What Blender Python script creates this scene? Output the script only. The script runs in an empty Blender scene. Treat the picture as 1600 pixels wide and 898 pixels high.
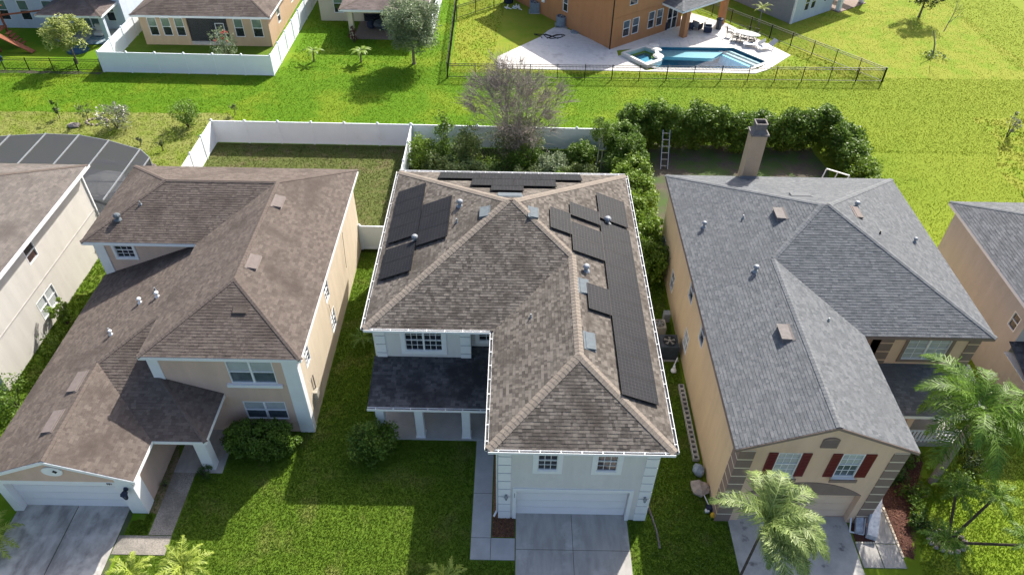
import bpy, math, random
import numpy as np
from mathutils import Vector, Matrix
random.seed(7); RNG = np.random.default_rng(11)
S = bpy.context.scene; COL = S.collection
# ------------------------------------------------------------------ camera
cd = bpy.data.cameras.new('camera'); cam = bpy.data.objects.new('camera', cd); COL.objects.link(cam)
cd.sensor_width = 36; cd.lens = 25.814; cd.clip_end = 1500; cd.clip_start = .1
def cam_axes(p, r, y):
    f = Vector((math.sin(y)*math.cos(p), math.cos(y)*math.cos(p), -math.sin(p)))
    rt = Vector((math.cos(y), -math.sin(y), 0)); up = rt.cross(f)
    return rt*math.cos(r)+up*math.sin(r), up*math.cos(r)-rt*math.sin(r), f
_r, _u, _f = cam_axes(.736372, .0174377, -.000335)
cam.matrix_world = Matrix(((_r.x,_u.x,-_f.x,0),(_r.y,_u.y,-_f.y,0),(_r.z,_u.z,-_f.z,29.0),(0,0,0,1)))
S.camera = cam
# ------------------------------------------------------------------ sky, sun, exposure
W = bpy.data.worlds.new('World'); S.world = W; W.use_nodes = True
nt = W.node_tree; bg = nt.nodes['Background']; sky = nt.nodes.new('ShaderNodeTexSky')
sky.sky_type = 'NISHITA'; sky.sun_disc = False; sky.sun_elevation = math.radians(40.1); sky.sun_rotation = math.radians(30)
sky.air_density = .8; sky.dust_density = 3.0; sky.ozone_density = .6
nt.links.new(sky.outputs[0], bg.inputs[0]); bg.inputs[1].default_value = .135
sl = bpy.data.lights.new('sun', 'SUN'); sl.energy = 4.7; sl.angle = math.radians(.55); sl.color = (1, .95, .86)
so = bpy.data.objects.new('sun', sl); COL.objects.link(so)
so.rotation_euler = Vector((3.17, 5.5, 5.35)).to_track_quat('Z', 'Y').to_euler(); so.location = (20, 60, 60)
S.view_settings.view_transform = 'Standard'; S.view_settings.look = 'None'; S.view_settings.gamma = 1
S.view_settings.exposure = .85
S.render.resolution_x = 1024; S.render.resolution_y = 574
# ------------------------------------------------------------------ materials
def mat(name, c1, c2=None, rough=.8, scale=3., detail=6, bump=0., bscale=40., c3=None, scale3=.4, f3=(.45,.65), metal=0., tone=None, trans=0., spec=.3, stretch=None, fac=1.0, emit=None, xg=None):
    m = bpy.data.materials.new(name); m.use_nodes = True; n = m.node_tree; L = n.links.new
    b = n.nodes['Principled BSDF']; b.inputs['Roughness'].default_value = rough; b.inputs['Metallic'].default_value = metal
    b.inputs['Specular IOR Level'].default_value = spec
    g = n.nodes.new('ShaderNodeNewGeometry'); pos = g.outputs['Position']
    if stretch:
        mp = n.nodes.new('ShaderNodeMapping'); mp.inputs['Scale'].default_value = stretch[:3]
        if len(stretch) > 3: mp.inputs['Rotation'].default_value = (0, 0, stretch[3])
        L(pos, mp.inputs[0]); posn = mp.outputs[0]
    else: posn = pos
    c2 = c2 or tuple(x*.85 for x in c1)
    def noise(sc, det, src=None):
        t = n.nodes.new('ShaderNodeTexNoise'); t.inputs['Scale'].default_value = sc; t.inputs['Detail'].default_value = det
        t.inputs['Roughness'].default_value = .6; L(src or posn, t.inputs[0]); return t.outputs[0]
    def ramp(src, a, b_):
        r = n.nodes.new('ShaderNodeMapRange'); r.inputs[1].default_value = a; r.inputs[2].default_value = b_; L(src, r.inputs[0]); return r.outputs[0]
    def mix(f, a, b_, ty='MIX'):
        x = n.nodes.new('ShaderNodeMix'); x.data_type = 'RGBA'; x.blend_type = ty
        if isinstance(f, bpy.types.NodeSocket): L(f, x.inputs[0])
        else: x.inputs[0].default_value = f
        for v, i in ((a, 6), (b_, 7)):
            if isinstance(v, bpy.types.NodeSocket): L(v, x.inputs[i])
            else: x.inputs[i].default_value = (*v, 1)
        return x.outputs[2]
    col = mix(ramp(noise(scale, detail), .35, .65), c1, c2)
    if tone:
        at = n.nodes.new('ShaderNodeAttribute'); at.attribute_name = 'tone'
        tc = mix(at.outputs['Fac'], tone[0], tone[1])
        col = mix(.5 if len(tone) < 3 else tone[2], col, tc)
    if c3: col = mix(ramp(noise(scale3, 5, pos), *f3), col, c3)
    if xg:   # the lawn turns drier and yellower towards the open east side
        sx = n.nodes.new('ShaderNodeSeparateXYZ'); L(pos, sx.inputs[0]); add = n.nodes.new('ShaderNodeMath'); add.operation = 'MULTIPLY_ADD'; L(noise(.12, 4, pos), add.inputs[0]); add.inputs[1].default_value = 30; L(sx.outputs[0], add.inputs[2])
        col = mix(ramp(add.outputs[0], 15, 52), col, xg)
    L(col, b.inputs['Base Color'])
    if bump:
        bn = n.nodes.new('ShaderNodeBump'); bn.inputs['Strength'].default_value = bump; bn.inputs['Distance'].default_value = .02
        L(noise(bscale, 4), bn.inputs['Height']); L(bn.outputs[0], b.inputs['Normal'])
    if trans:
        tr = n.nodes.new('ShaderNodeBsdfTranslucent'); ms = n.nodes.new('ShaderNodeMixShader'); ms.inputs[0].default_value = trans
        L(col, tr.inputs[0]); L(b.outputs[0], ms.inputs[1]); L(tr.outputs[0], ms.inputs[2]); L(ms.outputs[0], n.nodes['Material Output'].inputs[0])
    return m
M = {}
def grass(name, a, b, c, d, f3=(.48,.62), s3=.25, tr=.0, xg=None):
    M[name] = mat(name, a, b, .9, 1.6, 8, .9, 60, c, s3, f3, tone=(a, d, .45), spec=.1, stretch=(.35, 1.8, 1), trans=tr, xg=xg)
    M[name+'_blade'] = mat(name+'_blade', a, b, .8, 1.6, 8, 0, 1, c, s3, f3, tone=(a, b, .5), spec=.05, trans=.3, stretch=(.35,1.8,1), xg=xg)
grass('grass_vivid', (.085,.18,.008), (.115,.215,.009), (.15,.225,.014), (.135,.23,.012), xg=(.195,.245,.022))
grass('grass_yellow', (.21,.25,.025), (.25,.27,.035), (.18,.25,.02), (.27,.28,.045), (.45,.6), .5)
grass('grass_dry', (.19,.22,.05), (.23,.24,.07), (.15,.20,.025), (.23,.24,.07), (.45,.6), .6)
grass('grass_front', (.082,.152,.013), (.112,.182,.017), (.17,.195,.045), (.135,.20,.025), (.52,.72), .6)
grass('grass_olive', (.085,.11,.028), (.13,.14,.045), (.16,.14,.07), (.12,.15,.04), (.5,.7), .8)
grass('grass_lime', (.16,.25,.018), (.20,.28,.025), (.22,.28,.04), (.22,.3,.03))
M['soil'] = mat('soil', (.075,.065,.05), (.11,.095,.07), .95, 2, 8, 1, 30, (.06,.10,.025), .5, (.42,.55))
M['mulch_red'] = mat('mulch_red', (.13,.05,.035), (.06,.03,.025), .95, 14, 8, 1, 50)
M['mulch_brown'] = mat('mulch_brown', (.34,.16,.07), (.16,.08,.04), .95, 14, 8, 1, 50)
M['chip'] = mat('chip', (.20,.10,.06), (.10,.05,.03), .9, 20, 2, tone=((.25,.13,.08),(.07,.035,.025),.7))
M['dry_leaf'] = mat('dry_leaf', (.28,.22,.13), (.18,.14,.08), .9, 8)
M['concrete'] = mat('concrete', (.43,.41,.385), (.33,.315,.295), .85, 1.6, 14, .35, 90, (.52,.505,.48), .9, (.55,.72), stretch=(1.8,.5,1))
M['concrete_old'] = mat('concrete_old', (.50,.475,.44), (.25,.235,.22), .9, 1.3, 14, .5, 90, (.56,.54,.50), .55, (.5,.62), stretch=(1.5,.6,1))
M['concrete_stain'] = mat('concrete_stain', (.50,.485,.46), (.38,.37,.355), .9, 1.6, 12, .4, 90, (.17,.165,.16), 1.5, (.6,.7))
M['aggregate'] = mat('aggregate', (.40,.36,.31), (.20,.18,.16), .95, 22, 8, .9, 120, (.16,.15,.13), .6)
M['road'] = mat('road', (.16,.16,.16), (.12,.12,.12), .9, 2, 8, .4, 90); M['slab_blue'] = mat('slab_blue', (.42,.42,.42), (.36,.36,.36), .8, 2, 8, .3, 90)
M['travertine'] = mat('travertine', (.70,.67,.63), (.62,.59,.55), .7, 3, 8, .3, 30, (.48,.45,.42), .7, (.55,.7))
def shing(name, a, b, t0, t1, c3, f3=(.5,.68), s3=.5):
    M[name] = mat(name, a, b, .95, 9, 8, .8, 140, c3, s3, f3, tone=(t0, t1, .72 if name == 'shingle_brown' else .58), spec=.12)
shing('shingle_brown', (.145,.128,.112), (.095,.083,.074), (.062,.054,.048), (.225,.20,.175), (.08,.069,.06))
shing('shingle_left', (.15,.124,.108), (.10,.083,.073), (.085,.068,.06), (.18,.15,.13), (.085,.069,.06))
shing('shingle_far_left', (.20,.185,.175), (.15,.14,.13), (.10,.088,.08), (.20,.172,.155), (.11,.096,.088))
shing('shingle_grey', (.155,.163,.172), (.115,.122,.13), (.10,.108,.115), (.20,.208,.217), (.13,.137,.145), (.55,.75))
shing('shingle_slate', (.16,.165,.175), (.11,.115,.125), (.09,.095,.10), (.21,.215,.225), (.12,.125,.13))
shing('shingle_charcoal', (.095,.095,.10), (.055,.055,.06), (.04,.04,.045), (.16,.16,.165), (.04,.04,.043), (.45,.6))
shing('shingle_plum', (.17,.14,.13), (.12,.10,.095), (.11,.09,.085), (.20,.165,.15), (.10,.08,.075))
M['cap_brown'] = mat('cap_brown', (.27,.232,.195), (.21,.18,.152), .95, 7, 8, .8, 140, tone=((.22,.19,.16),(.27,.232,.195),.5), spec=.1)
M['cap_left'] = mat('cap_left', (.15,.124,.108), (.11,.09,.078), .95, 7, 8, .8, 140, tone=((.125,.10,.088),(.15,.124,.108),.5), spec=.1)
M['cap_grey'] = mat('cap_grey', (.185,.193,.20), (.14,.148,.155), .95, 7, 8, .8, 140, tone=((.15,.158,.165),(.22,.228,.236),.5), spec=.1)
def stucco(name, c, d=.90, c3=None): M[name] = mat(name, c, tuple(x*d for x in c), .9, 1.3, 10, .5, 90, c3 or tuple(x*.84 for x in c), 1.4, (.55,.8), spec=.1, stretch=(1.4,1.4,.22))
stucco('stucco_tan_sunlit', (.62,.53,.41)); stucco('stucco_grey', (.70,.685,.67)); stucco('stucco_tan', (.66,.48,.385)); stucco('stucco_gold', (.68,.52,.335))  # side wall is the same tan paint, its sunlit tone put into the colour
stucco('stucco_sand', (.74,.53,.385)); stucco('stucco_putty', (.58,.56,.52)); stucco('stucco_mocha', (.46,.44,.425))
stucco('stucco_orange', (.46,.22,.105)); stucco('stucco_peach', (.52,.38,.255)); stucco('stucco_cream', (.58,.52,.39))
stucco('stucco_ice', (.55,.61,.69)); stucco('stucco_slate', (.30,.305,.31)); stucco('stucco_brown', (.26,.195,.165))
M['white'] = mat('white_paint', (.80,.81,.82), (.76,.77,.78), .55, 2, 6, .1, 60)
M['white_vinyl'] = mat('white_vinyl', (.80,.85,.89), (.76,.81,.85), .45, .8, 6, c3=(.70,.73,.72), scale3=.7, f3=(.6,.8))
M['door_white'] = mat('door_white', (.80,.80,.81), (.77,.77,.78), .5, 1.5, 6)
M['door_sand'] = mat('door_sand', (.74,.56,.42), (.69,.52,.39), .5, 1.5, 6)
M['mortar'] = mat('mortar', (.74,.64,.50), None, .9)
M['groove'] = mat('groove', (.22,.24,.26), None, .9)
M['red'] = mat('red_shutter', (.16,.018,.02), (.12,.014,.015), .5, 8)
M['black'] = mat('black_metal', (.012,.013,.014), (.02,.02,.02), .4, 5, metal=.3)
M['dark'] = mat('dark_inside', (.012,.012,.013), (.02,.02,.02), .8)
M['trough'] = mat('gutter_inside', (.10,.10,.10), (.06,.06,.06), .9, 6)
M['metal'] = mat('grey_metal', (.30,.32,.34), (.24,.26,.28), .6, 6, metal=.2)
M['metal_blue'] = mat('vent_metal', (.145,.17,.185), (.12,.14,.155), .8, 6, spec=.1)
M['vent_pink'] = mat('vent_tan', (.18,.15,.138), (.15,.125,.115), .8, 6)
M['vent_grey'] = mat('vent_bronze', (.19,.17,.16), (.14,.125,.12), .8, 6)
M['ac_dark'] = mat('ac_case', (.055,.07,.085), (.04,.05,.06), .5, 6)
M['ac_beige'] = mat('ac_beige', (.42,.39,.33), (.34,.31,.26), .5, 6)
M['ac_blue'] = mat('ac_blue', (.22,.28,.34), (.16,.2,.25), .5, 6)
def glass(name, c, c2, r=.06):
    M[name] = mat(name, c, c2, r, 2.2, 3, spec=.8)
glass('glass_dark', (.012,.016,.022), (.03,.035,.045)); glass('glass_blind', (.46,.49,.50), (.38,.41,.42), .25)
glass('glass_green', (.14,.21,.17), (.11,.16,.14), .15); glass('glass_mid', (.06,.08,.10), (.10,.13,.15), .1); glass('glass_warm', (.07,.04,.035), (.03,.025,.03))
M['solar'] = mat('solar_cell', (.017,.018,.022), (.022,.022,.026), .6, 1.2, 4, spec=.07)
M['solar_line'] = mat('solar_line', (.045,.047,.05), None, .5)
M['alu'] = mat('aluminium', (.5,.52,.54), (.42,.44,.46), .35, 6, metal=.7)
M['bark'] = mat('bark', (.20,.17,.13), (.11,.09,.07), .95, 9, 8, 1, 60)
M['bark_dark'] = mat('bark_dark', (.09,.075,.06), (.05,.04,.035), .95, 9, 8, 1, 60)
M['bark_grey'] = mat('bark_grey', (.30,.27,.24), (.19,.17,.15), .95, 9, 8, 1, 60)
M['twig'] = mat('twig', (.33,.29,.25), (.22,.19,.16), .95, 3, 5)
M['palm_bark'] = mat('palm_bark', (.36,.335,.31), (.21,.19,.175), .95, 5, 8, 1, 50, stretch=(.6,.6,5))
def leaf(name, a, b, t=.38): M[name] = mat(name, a, b, .5, .8, 4, tone=(tuple(x*.45 for x in a), tuple(min(1, x*1.35) for x in b), .6), trans=t, spec=.35)
leaf('leaf_hedge', (.06,.135,.016), (.16,.26,.03)); leaf('leaf_dark', (.028,.055,.012), (.05,.085,.018)); leaf('leaf_lime', (.13,.24,.02), (.22,.32,.035))
leaf('leaf_sage', (.13,.19,.055), (.20,.26,.09)); leaf('leaf_olive', (.10,.155,.035), (.19,.25,.07)); leaf('leaf_yellow', (.30,.30,.03), (.45,.36,.03))
leaf('leaf_palm', (.07,.16,.014), (.18,.30,.04)); leaf('leaf_palm_pale', (.22,.34,.035), (.42,.48,.09)); leaf('leaf_grey', (.15,.18,.12), (.24,.25,.17))
leaf('leaf_red', (.09,.02,.02), (.14,.04,.03)); leaf('leaf_cream', (.30,.38,.08), (.50,.54,.18)); leaf('leaf_silver', (.13,.19,.08), (.27,.33,.19))
leaf('leaf_palm_grey', (.09,.175,.03), (.33,.41,.14)); leaf('leaf_shade', (.045,.10,.014), (.08,.15,.025))
M['petal'] = mat('petal', (.7,.68,.62), None, .7); M['flower_red'] = mat('flower_red', (.35,.03,.02), None, .7)
M['wood_red'] = mat('wood_red', (.30,.11,.055), (.20,.07,.04), .8, 5, 6); M['blue_plastic'] = mat('blue_plastic', (.03,.09,.16), (.02,.06,.12), .3)
M['navy'] = mat('navy', (.02,.03,.06), None, .7); M['pool_tile'] = mat('pool_wall', (.10,.31,.42), (.08,.25,.36), .4, 6)
M['pool_floor'] = mat('pool_floor', (.18,.60,.74), (.13,.50,.66), .5, 3, 6, c3=(.30,.66,.76), scale3=2.2, f3=(.5,.6))
M['pool_shelf'] = mat('pool_shelf', (.32,.40,.43), (.28,.36,.40), .5, 4)
M['coping'] = mat('coping', (.62,.61,.58), (.54,.53,.50), .6, 4); M['umbrella'] = mat('umbrella_cloth', (.80,.82,.80), (.66,.68,.67), .8)
M['rock'] = mat('rock', (.40,.34,.30), (.28,.24,.21), .9, 4, 8, .8, 20); M['bag'] = mat('bag', (.28,.34,.42), (.20,.25,.32), .5, 4); M['ball'] = mat('ball', (.6,.35,.02), None, .4)
M['wrap'] = mat('plastic_wrap', (.50,.52,.56), (.30,.32,.37), .2, 7, 6, .6, 20, spec=.7); M['teal'] = mat('teal_rug', (.02,.12,.18), (.35,.38,.40), .8, 3)
M['paver'] = mat('paver', (.26,.19,.16), (.20,.15,.13), .85, 6, 6); M['palecane'] = mat('pale_cane', (.42,.42,.30), (.3,.32,.2), .7, 5)
def screenmat():
    m = bpy.data.materials.new('insect_screen'); m.use_nodes = True; n = m.node_tree; t = n.nodes.new('ShaderNodeBsdfTransparent'); x = n.nodes.new('ShaderNodeMixShader')
    n.nodes['Principled BSDF'].inputs['Base Color'].default_value = (.035,.037,.042,1); n.nodes['Principled BSDF'].inputs['Roughness'].default_value = .6
    x.inputs[0].default_value = .78; n.links.new(t.outputs[0], x.inputs[1]); n.links.new(n.nodes['Principled BSDF'].outputs[0], x.inputs[2]); n.links.new(x.outputs[0], n.nodes['Material Output'].inputs[0]); M['screen'] = m
screenmat()
def watermat():
    m = bpy.data.materials.new('pool_water'); m.use_nodes = True; n = m.node_tree; L = n.links.new; b = n.nodes['Principled BSDF']
    t = n.nodes.new('ShaderNodeBsdfTransparent'); t.inputs[0].default_value = (.72,.93,.97,1); x = n.nodes.new('ShaderNodeMixShader'); g = n.nodes.new('ShaderNodeBsdfGlossy'); g.inputs['Roughness'].default_value = .05
    f = n.nodes.new('ShaderNodeFresnel'); f.inputs[0].default_value = 1.33; nz = n.nodes.new('ShaderNodeTexNoise'); nz.inputs['Scale'].default_value = 3; bp = n.nodes.new('ShaderNodeBump'); bp.inputs['Strength'].default_value = .3
    ge = n.nodes.new('ShaderNodeNewGeometry'); L(ge.outputs['Position'], nz.inputs[0]); L(nz.outputs[0], bp.inputs['Height']); L(bp.outputs[0], g.inputs['Normal']); L(bp.outputs[0], f.inputs['Normal'])
    x.inputs[0].default_value = .07; L(t.outputs[0], x.inputs[1]); L(g.outputs[0], x.inputs[2]); L(x.outputs[0], n.nodes['Material Output'].inputs[0]); n.nodes.remove(b); M['water'] = m
watermat()
# ------------------------------------------------------------------ builders
ORG = {}
def org(p): return ORG.get(p.name, Vector((0,0,0))) if p else Vector((0,0,0))
def tag(o, label=None, cat=None, group=None, kind=None):
    if label: o['label'] = label
    if cat: o['category'] = cat
    if group: o['group'] = group
    if kind: o['kind'] = kind
    return o
def empty(name, loc, label=None, cat=None, group=None, kind=None):
    o = bpy.data.objects.new(name, None); COL.objects.link(o); o.location = loc; o.empty_display_size = .3; ORG[o.name] = Vector(loc)
    return tag(o, label, cat, group, kind)
def link(name, me, m, parent, at=None, rot=None, scale=None):
    o = bpy.data.objects.new(name, me); COL.objects.link(o)
    if m and not me.materials: me.materials.append(M[m])
    po = org(parent); at = Vector(at) if at is not None else po
    if parent: o.parent = parent
    o.location = at - po; ORG[o.name] = at
    if rot is not None: o.rotation_euler = rot
    if scale is not None: o.scale = scale
    return o
class MB:
    def __init__(s): s.v = []; s.f = []; s.t = []
    def poly(s, pts, tone=.5):
        i = len(s.v); s.v += [tuple(p) for p in pts]; s.f.append(tuple(range(i, i+len(pts)))); s.t.append(tone); return s
    def hexa(s, p, tone=.5):
        i = len(s.v); s.v += [tuple(q) for q in p]
        for f in ((0,3,2,1),(4,5,6,7),(0,1,5,4),(1,2,6,5),(2,3,7,6),(3,0,4,7)): s.f.append(tuple(i+k for k in f)); s.t.append(tone)
        return s
    def box(s, x0, x1, y0, y1, z0, z1, tone=.5):
        s.hexa([(x0,y0,z0),(x1,y0,z0),(x1,y1,z0),(x0,y1,z0),(x0,y0,z1),(x1,y0,z1),(x1,y1,z1),(x0,y1,z1)], tone); return s
    def prism(s, xy, z0, z1):
        if sum(xy[k][0]*xy[(k+1)%len(xy)][1]-xy[(k+1)%len(xy)][0]*xy[k][1] for k in range(len(xy))) < 0: xy = list(xy)[::-1]
        n = len(xy); i = len(s.v); s.v += [(x,y,z0) for x,y in xy]+[(x,y,z1) for x,y in xy]
        s.f.append(tuple(i+k for k in reversed(range(n)))); s.f.append(tuple(i+n+k for k in range(n))); s.t += [.5,.5]
        for k in range(n): s.f.append((i+k, i+(k+1)%n, i+n+(k+1)%n, i+n+k)); s.t.append(.5)
        return s
    def tube(s, a, b, r0, r1=None, n=6, cap=True, tone=.5):
        a = Vector(a); b = Vector(b); r1 = r0 if r1 is None else r1; d = (b-a)
        if d.length < 1e-6: return s
        d.normalize(); x = d.orthogonal().normalized(); y = d.cross(x); i = len(s.v)
        for c, r in ((a, r0), (b, r1)):
            for k in range(n): t = 2*math.pi*k/n; s.v.append(tuple(c+x*r*math.cos(t)+y*r*math.sin(t)))
        for k in range(n): s.f.append((i+k, i+(k+1)%n, i+n+(k+1)%n, i+n+k)); s.t.append(tone)
        if cap: s.f.append(tuple(i+k for k in reversed(range(n)))); s.f.append(tuple(i+n+k for k in range(n))); s.t += [tone]*2
        return s
    def bar(s, a, b, w, h, up=(0,0,1)):
        a = Vector(a); b = Vector(b); d = (b-a).normalized(); u = Vector(up); x = d.cross(u).normalized()*w/2; y = x.cross(d).normalized()*h/2
        s.hexa([a-x-y, a+x-y, b+x-y, b-x-y, a-x+y, a+x+y, b+x+y, b-x+y]); return s
    def chain(s, pts, rs, n=8):
        for k in range(len(pts)-1): s.tube(pts[k], pts[k+1], rs[k], rs[k+1], n)
        return s
    def ball(s, c, r, n=8, m=5, jit=0.):
        i = len(s.v); r = r if hasattr(r, '__len__') else (r,r,r)
        for a in range(m+1):
            for b in range(n):
                th = math.pi*a/m; ph = 2*math.pi*b/n; j = 1+random.uniform(-jit, jit)
                s.v.append((c[0]+r[0]*j*math.sin(th)*math.cos(ph), c[1]+r[1]*j*math.sin(th)*math.sin(ph), c[2]+r[2]*j*math.cos(th)))
        for a in range(m):
            for b in range(n): s.f.append((i+a*n+b, i+(a+1)*n+b, i+(a+1)*n+(b+1)%n, i+a*n+(b+1)%n)); s.t.append(.5)
        return s
    def mesh(s, name, o=Vector((0,0,0)), m=None):
        me = bpy.data.meshes.new(name); me.from_pydata([(v[0]-o.x, v[1]-o.y, v[2]-o.z) for v in s.v], [], s.f)
        a = me.attributes.new('tone', 'FLOAT', 'FACE'); a.data.foreach_set('value', s.t)
        if m: me.materials.append(M[m])
        me.validate(); return me
    def build(s, name, m, parent=None, at=None, kind=None):
        o = Vector(at) if at is not None else org(parent)
        ob = link(name, s.mesh(name, o), m, parent, o)
        if kind: ob['kind'] = kind
        return ob
def B(*a): return MB().box(*a)
def np_mesh(name, V, F, T, m, parent=None, kind=None, o=None):
    """V (n,3), F (k,3 or 4) int"""
    o = org(parent) if o is None else o; me = bpy.data.meshes.new(name); k = F.shape[1]
    me.vertices.add(len(V)); me.vertices.foreach_set('co', (V-np.array(o)).astype(np.float32).ravel())
    me.loops.add(F.size); me.loops.foreach_set('vertex_index', F.astype(np.int32).ravel())
    me.polygons.add(len(F)); me.polygons.foreach_set('loop_start', np.arange(0, F.size, k, dtype=np.int32)); me.polygons.foreach_set('loop_total', np.full(len(F), k, dtype=np.int32))
    a = me.attributes.new('tone', 'FLOAT', 'FACE'); a.data.foreach_set('value', T.astype(np.float32))
    me.update(calc_edges=True); me.materials.append(M[m])
    ob = link(name, me, None, parent, o)
    if kind: ob['kind'] = kind
    return ob
def leaves(name, P, size, m, parent, tone=None, asp=.5, up=.5, down=0.):
    n = len(P); nr = RNG.normal(size=(n,3)); nr[:,2] = np.abs(nr[:,2])+up; nr /= np.linalg.norm(nr, axis=1)[:,None]
    t = RNG.normal(size=(n,3)); t[:,2] -= down*2; t -= nr*(t*nr).sum(1)[:,None]; t /= np.linalg.norm(t, axis=1)[:,None]; b = np.cross(nr, t)
    s = (size*RNG.uniform(.6, 1.35, n))[:,None]; fold = nr*s*.12
    V = np.stack([P-t*s*.5, P+b*s*asp*.5+fold, P+t*s*.5, P-b*s*asp*.5+fold], 1).reshape(-1,3); F = np.arange(4*n).reshape(n,4)
    if tone is None: tone = RNG.uniform(0,1,n)
    return np_mesh(name, V, F, tone, m, parent)
def clumps(n, c, r, k, cr, hollow=.55, seedz=0.):
    c = np.array(c, float); r = np.array(r, float); d = RNG.normal(size=(k,3)); d /= np.linalg.norm(d, axis=1)[:,None]
    q = d*RNG.uniform(hollow, 1., k)[:,None]*r+c; q[:,2] = np.maximum(q[:,2], seedz+.1); ct = RNG.uniform(0,1,k); w = RNG.integers(0,k,n); g = RNG.normal(size=(n,3)); g /= np.maximum(np.linalg.norm(g,axis=1),1e-6)[:,None]
    P = q[w]+g*cr*(RNG.uniform(.2,1,n)**.6)[:,None]*RNG.uniform(.6,1.3,k)[w][:,None]; P[:,2] = np.maximum(P[:,2], .04)
    return P, np.clip(ct[w]*.5+RNG.uniform(0,.5,n), 0, 1)
class Fr:
    """a wall plane: origin, direction along the wall, outward normal"""
    def __init__(s, o, u, n): s.o = Vector(o); s.u = Vector(u).normalized(); s.n = Vector(n).normalized(); s.rot = math.atan2(s.u.y, s.u.x)
    def p(s, u, z, d=0.): return s.o+s.u*u+s.n*d+Vector((0,0,z))
    def box(s, mb, u0, u1, z0, z1, d0, d1): mb.hexa([s.p(u0,z0,d1),s.p(u1,z0,d1),s.p(u1,z0,d0),s.p(u0,z0,d0),s.p(u0,z1,d1),s.p(u1,z1,d1),s.p(u1,z1,d0),s.p(u0,z1,d0)]); return mb
def FS(y): return Fr((0,y,0), (1,0,0), (0,-1,0))
def FE(x): return Fr((x,0,0), (0,1,0), (1,0,0))
def FW(x): return Fr((x,0,0), (0,1,0), (-1,0,0))
def FN(y): return Fr((0,y,0), (1,0,0), (0,1,0))
def wall(house, fr, u0, u1, z0, z1, m, holes=(), extra=None, dep=.14, name='wall'):
    mb = MB(); us = sorted({u0,u1,*[h[0] for h in holes],*[h[1] for h in holes]}); zs = sorted({z0,z1,*[h[2] for h in holes],*[h[3] for h in holes]})
    for a, b in zip(us, us[1:]):
        for c, d in zip(zs, zs[1:]):
            if any(h[0] < (a+b)/2 < h[1] and h[2] < (c+d)/2 < h[3] for h in holes): continue
            mb.poly([fr.p(a,c), fr.p(b,c), fr.p(b,d), fr.p(a,d)])
    for h in holes:
        a,b,c,d = h[:4]; q = [(a,c),(b,c),(b,d),(a,d)]
        for k in range(4): (x0,y0),(x1,y1) = q[k], q[(k+1)%4]; mb.poly([fr.p(x0,y0), fr.p(x1,y1), fr.p(x1,y1,-dep), fr.p(x0,y0,-dep)])
        mb.poly([fr.p(a,c,-dep), fr.p(b,c,-dep), fr.p(b,d,-dep), fr.p(a,d,-dep)])
    if extra: mb.poly([fr.p(*e) for e in extra])
    return mb.build(name, m, house)
UNIT = None
def unit(m):
    global UNIT
    if UNIT is None: UNIT = {}
    if m not in UNIT: UNIT[m] = B(-.5,.5,-.5,.5,-.5,.5).mesh('block', Vector((0,0,0)), m)
    return UNIT[m]
def fpiece(name, m, parent, fr, u0, u1, z0, z1, d0, d1):
    return link(name, unit(m), None, parent, fr.p((u0+u1)/2, (z0+z1)/2, (d0+d1)/2), (0,0,fr.rot), (abs(u1-u0), abs(d1-d0), abs(z1-z0)))
def window(house, fr, u0, u1, z0, z1, units=1, grid=(3,2), trim=.0, tm='white', gu='glass_dark', gl=None, sill=None, sm='white', name='window', fm='white', dz=0.):
    """glass opening u0..u1, z0..z1; grid panes per sash; gu/gl upper and lower glass"""
    mb = MB(); gl = gl or gu; fw = .04; g = .10
    w = (u1-u0)/units; zm = (z0+z1)/2
    def bx(*a): fr.box(mb, *a)
    bx(u0, u1, z0, z0+fw, -g, .012); bx(u0, u1, z1-fw, z1, -g, .012); bx(u0, u0+fw, z0+fw, z1-fw, -g, .012); bx(u1-fw, u1, z0+fw, z1-fw, -g, .012)
    for k in range(1, units): bx(u0+k*w-.045, u0+k*w+.045, z0+fw, z1-fw, -g, .008)
    wf = mb.build(name, fm, house)
    if trim:
        t = MB(); fr.box(t, u0-trim, u1+trim, z0-trim, z0, .001, .045); fr.box(t, u0-trim, u1+trim, z1, z1+.12, .001, .045); fr.box(t, u0-trim, u0, z0, z1, .001, .045); fr.box(t, u1, u1+trim, z0, z1, .001, .045); t.build('trim', tm, wf)
    if sill: t = MB(); fr.box(t, u0-sill, u1+sill, z0-.2, z0-.03, .001, .12); t.build('sill', sm, wf)
    s = MB()
    for k in range(units):
        a = u0+k*w+(fw if k == 0 else .045); b = u0+(k+1)*w-(fw if k == units-1 else .045)
        fr.box(s, a, b, zm-.022, zm+.022, -.085, -.012)
        for half, (c, d), gm in ((0, (z0+fw, zm-.03), gl), (1, (zm+.03, z1-fw), gu)):
            cx, cz = grid; du = (b-a)/cx; dd = (d-c)/cz
            for i in range(1, cx): fr.box(s, a+i*du-.011, a+i*du+.011, c, d, -.07, -.03)
            for j in range(1, cz): fr.box(s, a, b, c+j*dd-.011, c+j*dd+.011, -.069, -.031)
            for i in range(cx):
                for j in range(cz): fpiece('pane', gm, wf, fr, a+i*du+.009, a+(i+1)*du-.009, c+j*dd+.009, c+(j+1)*dd-.009, -.064, -.05)
    s.build('glazing_bars', fm, wf)
    return wf
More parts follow.
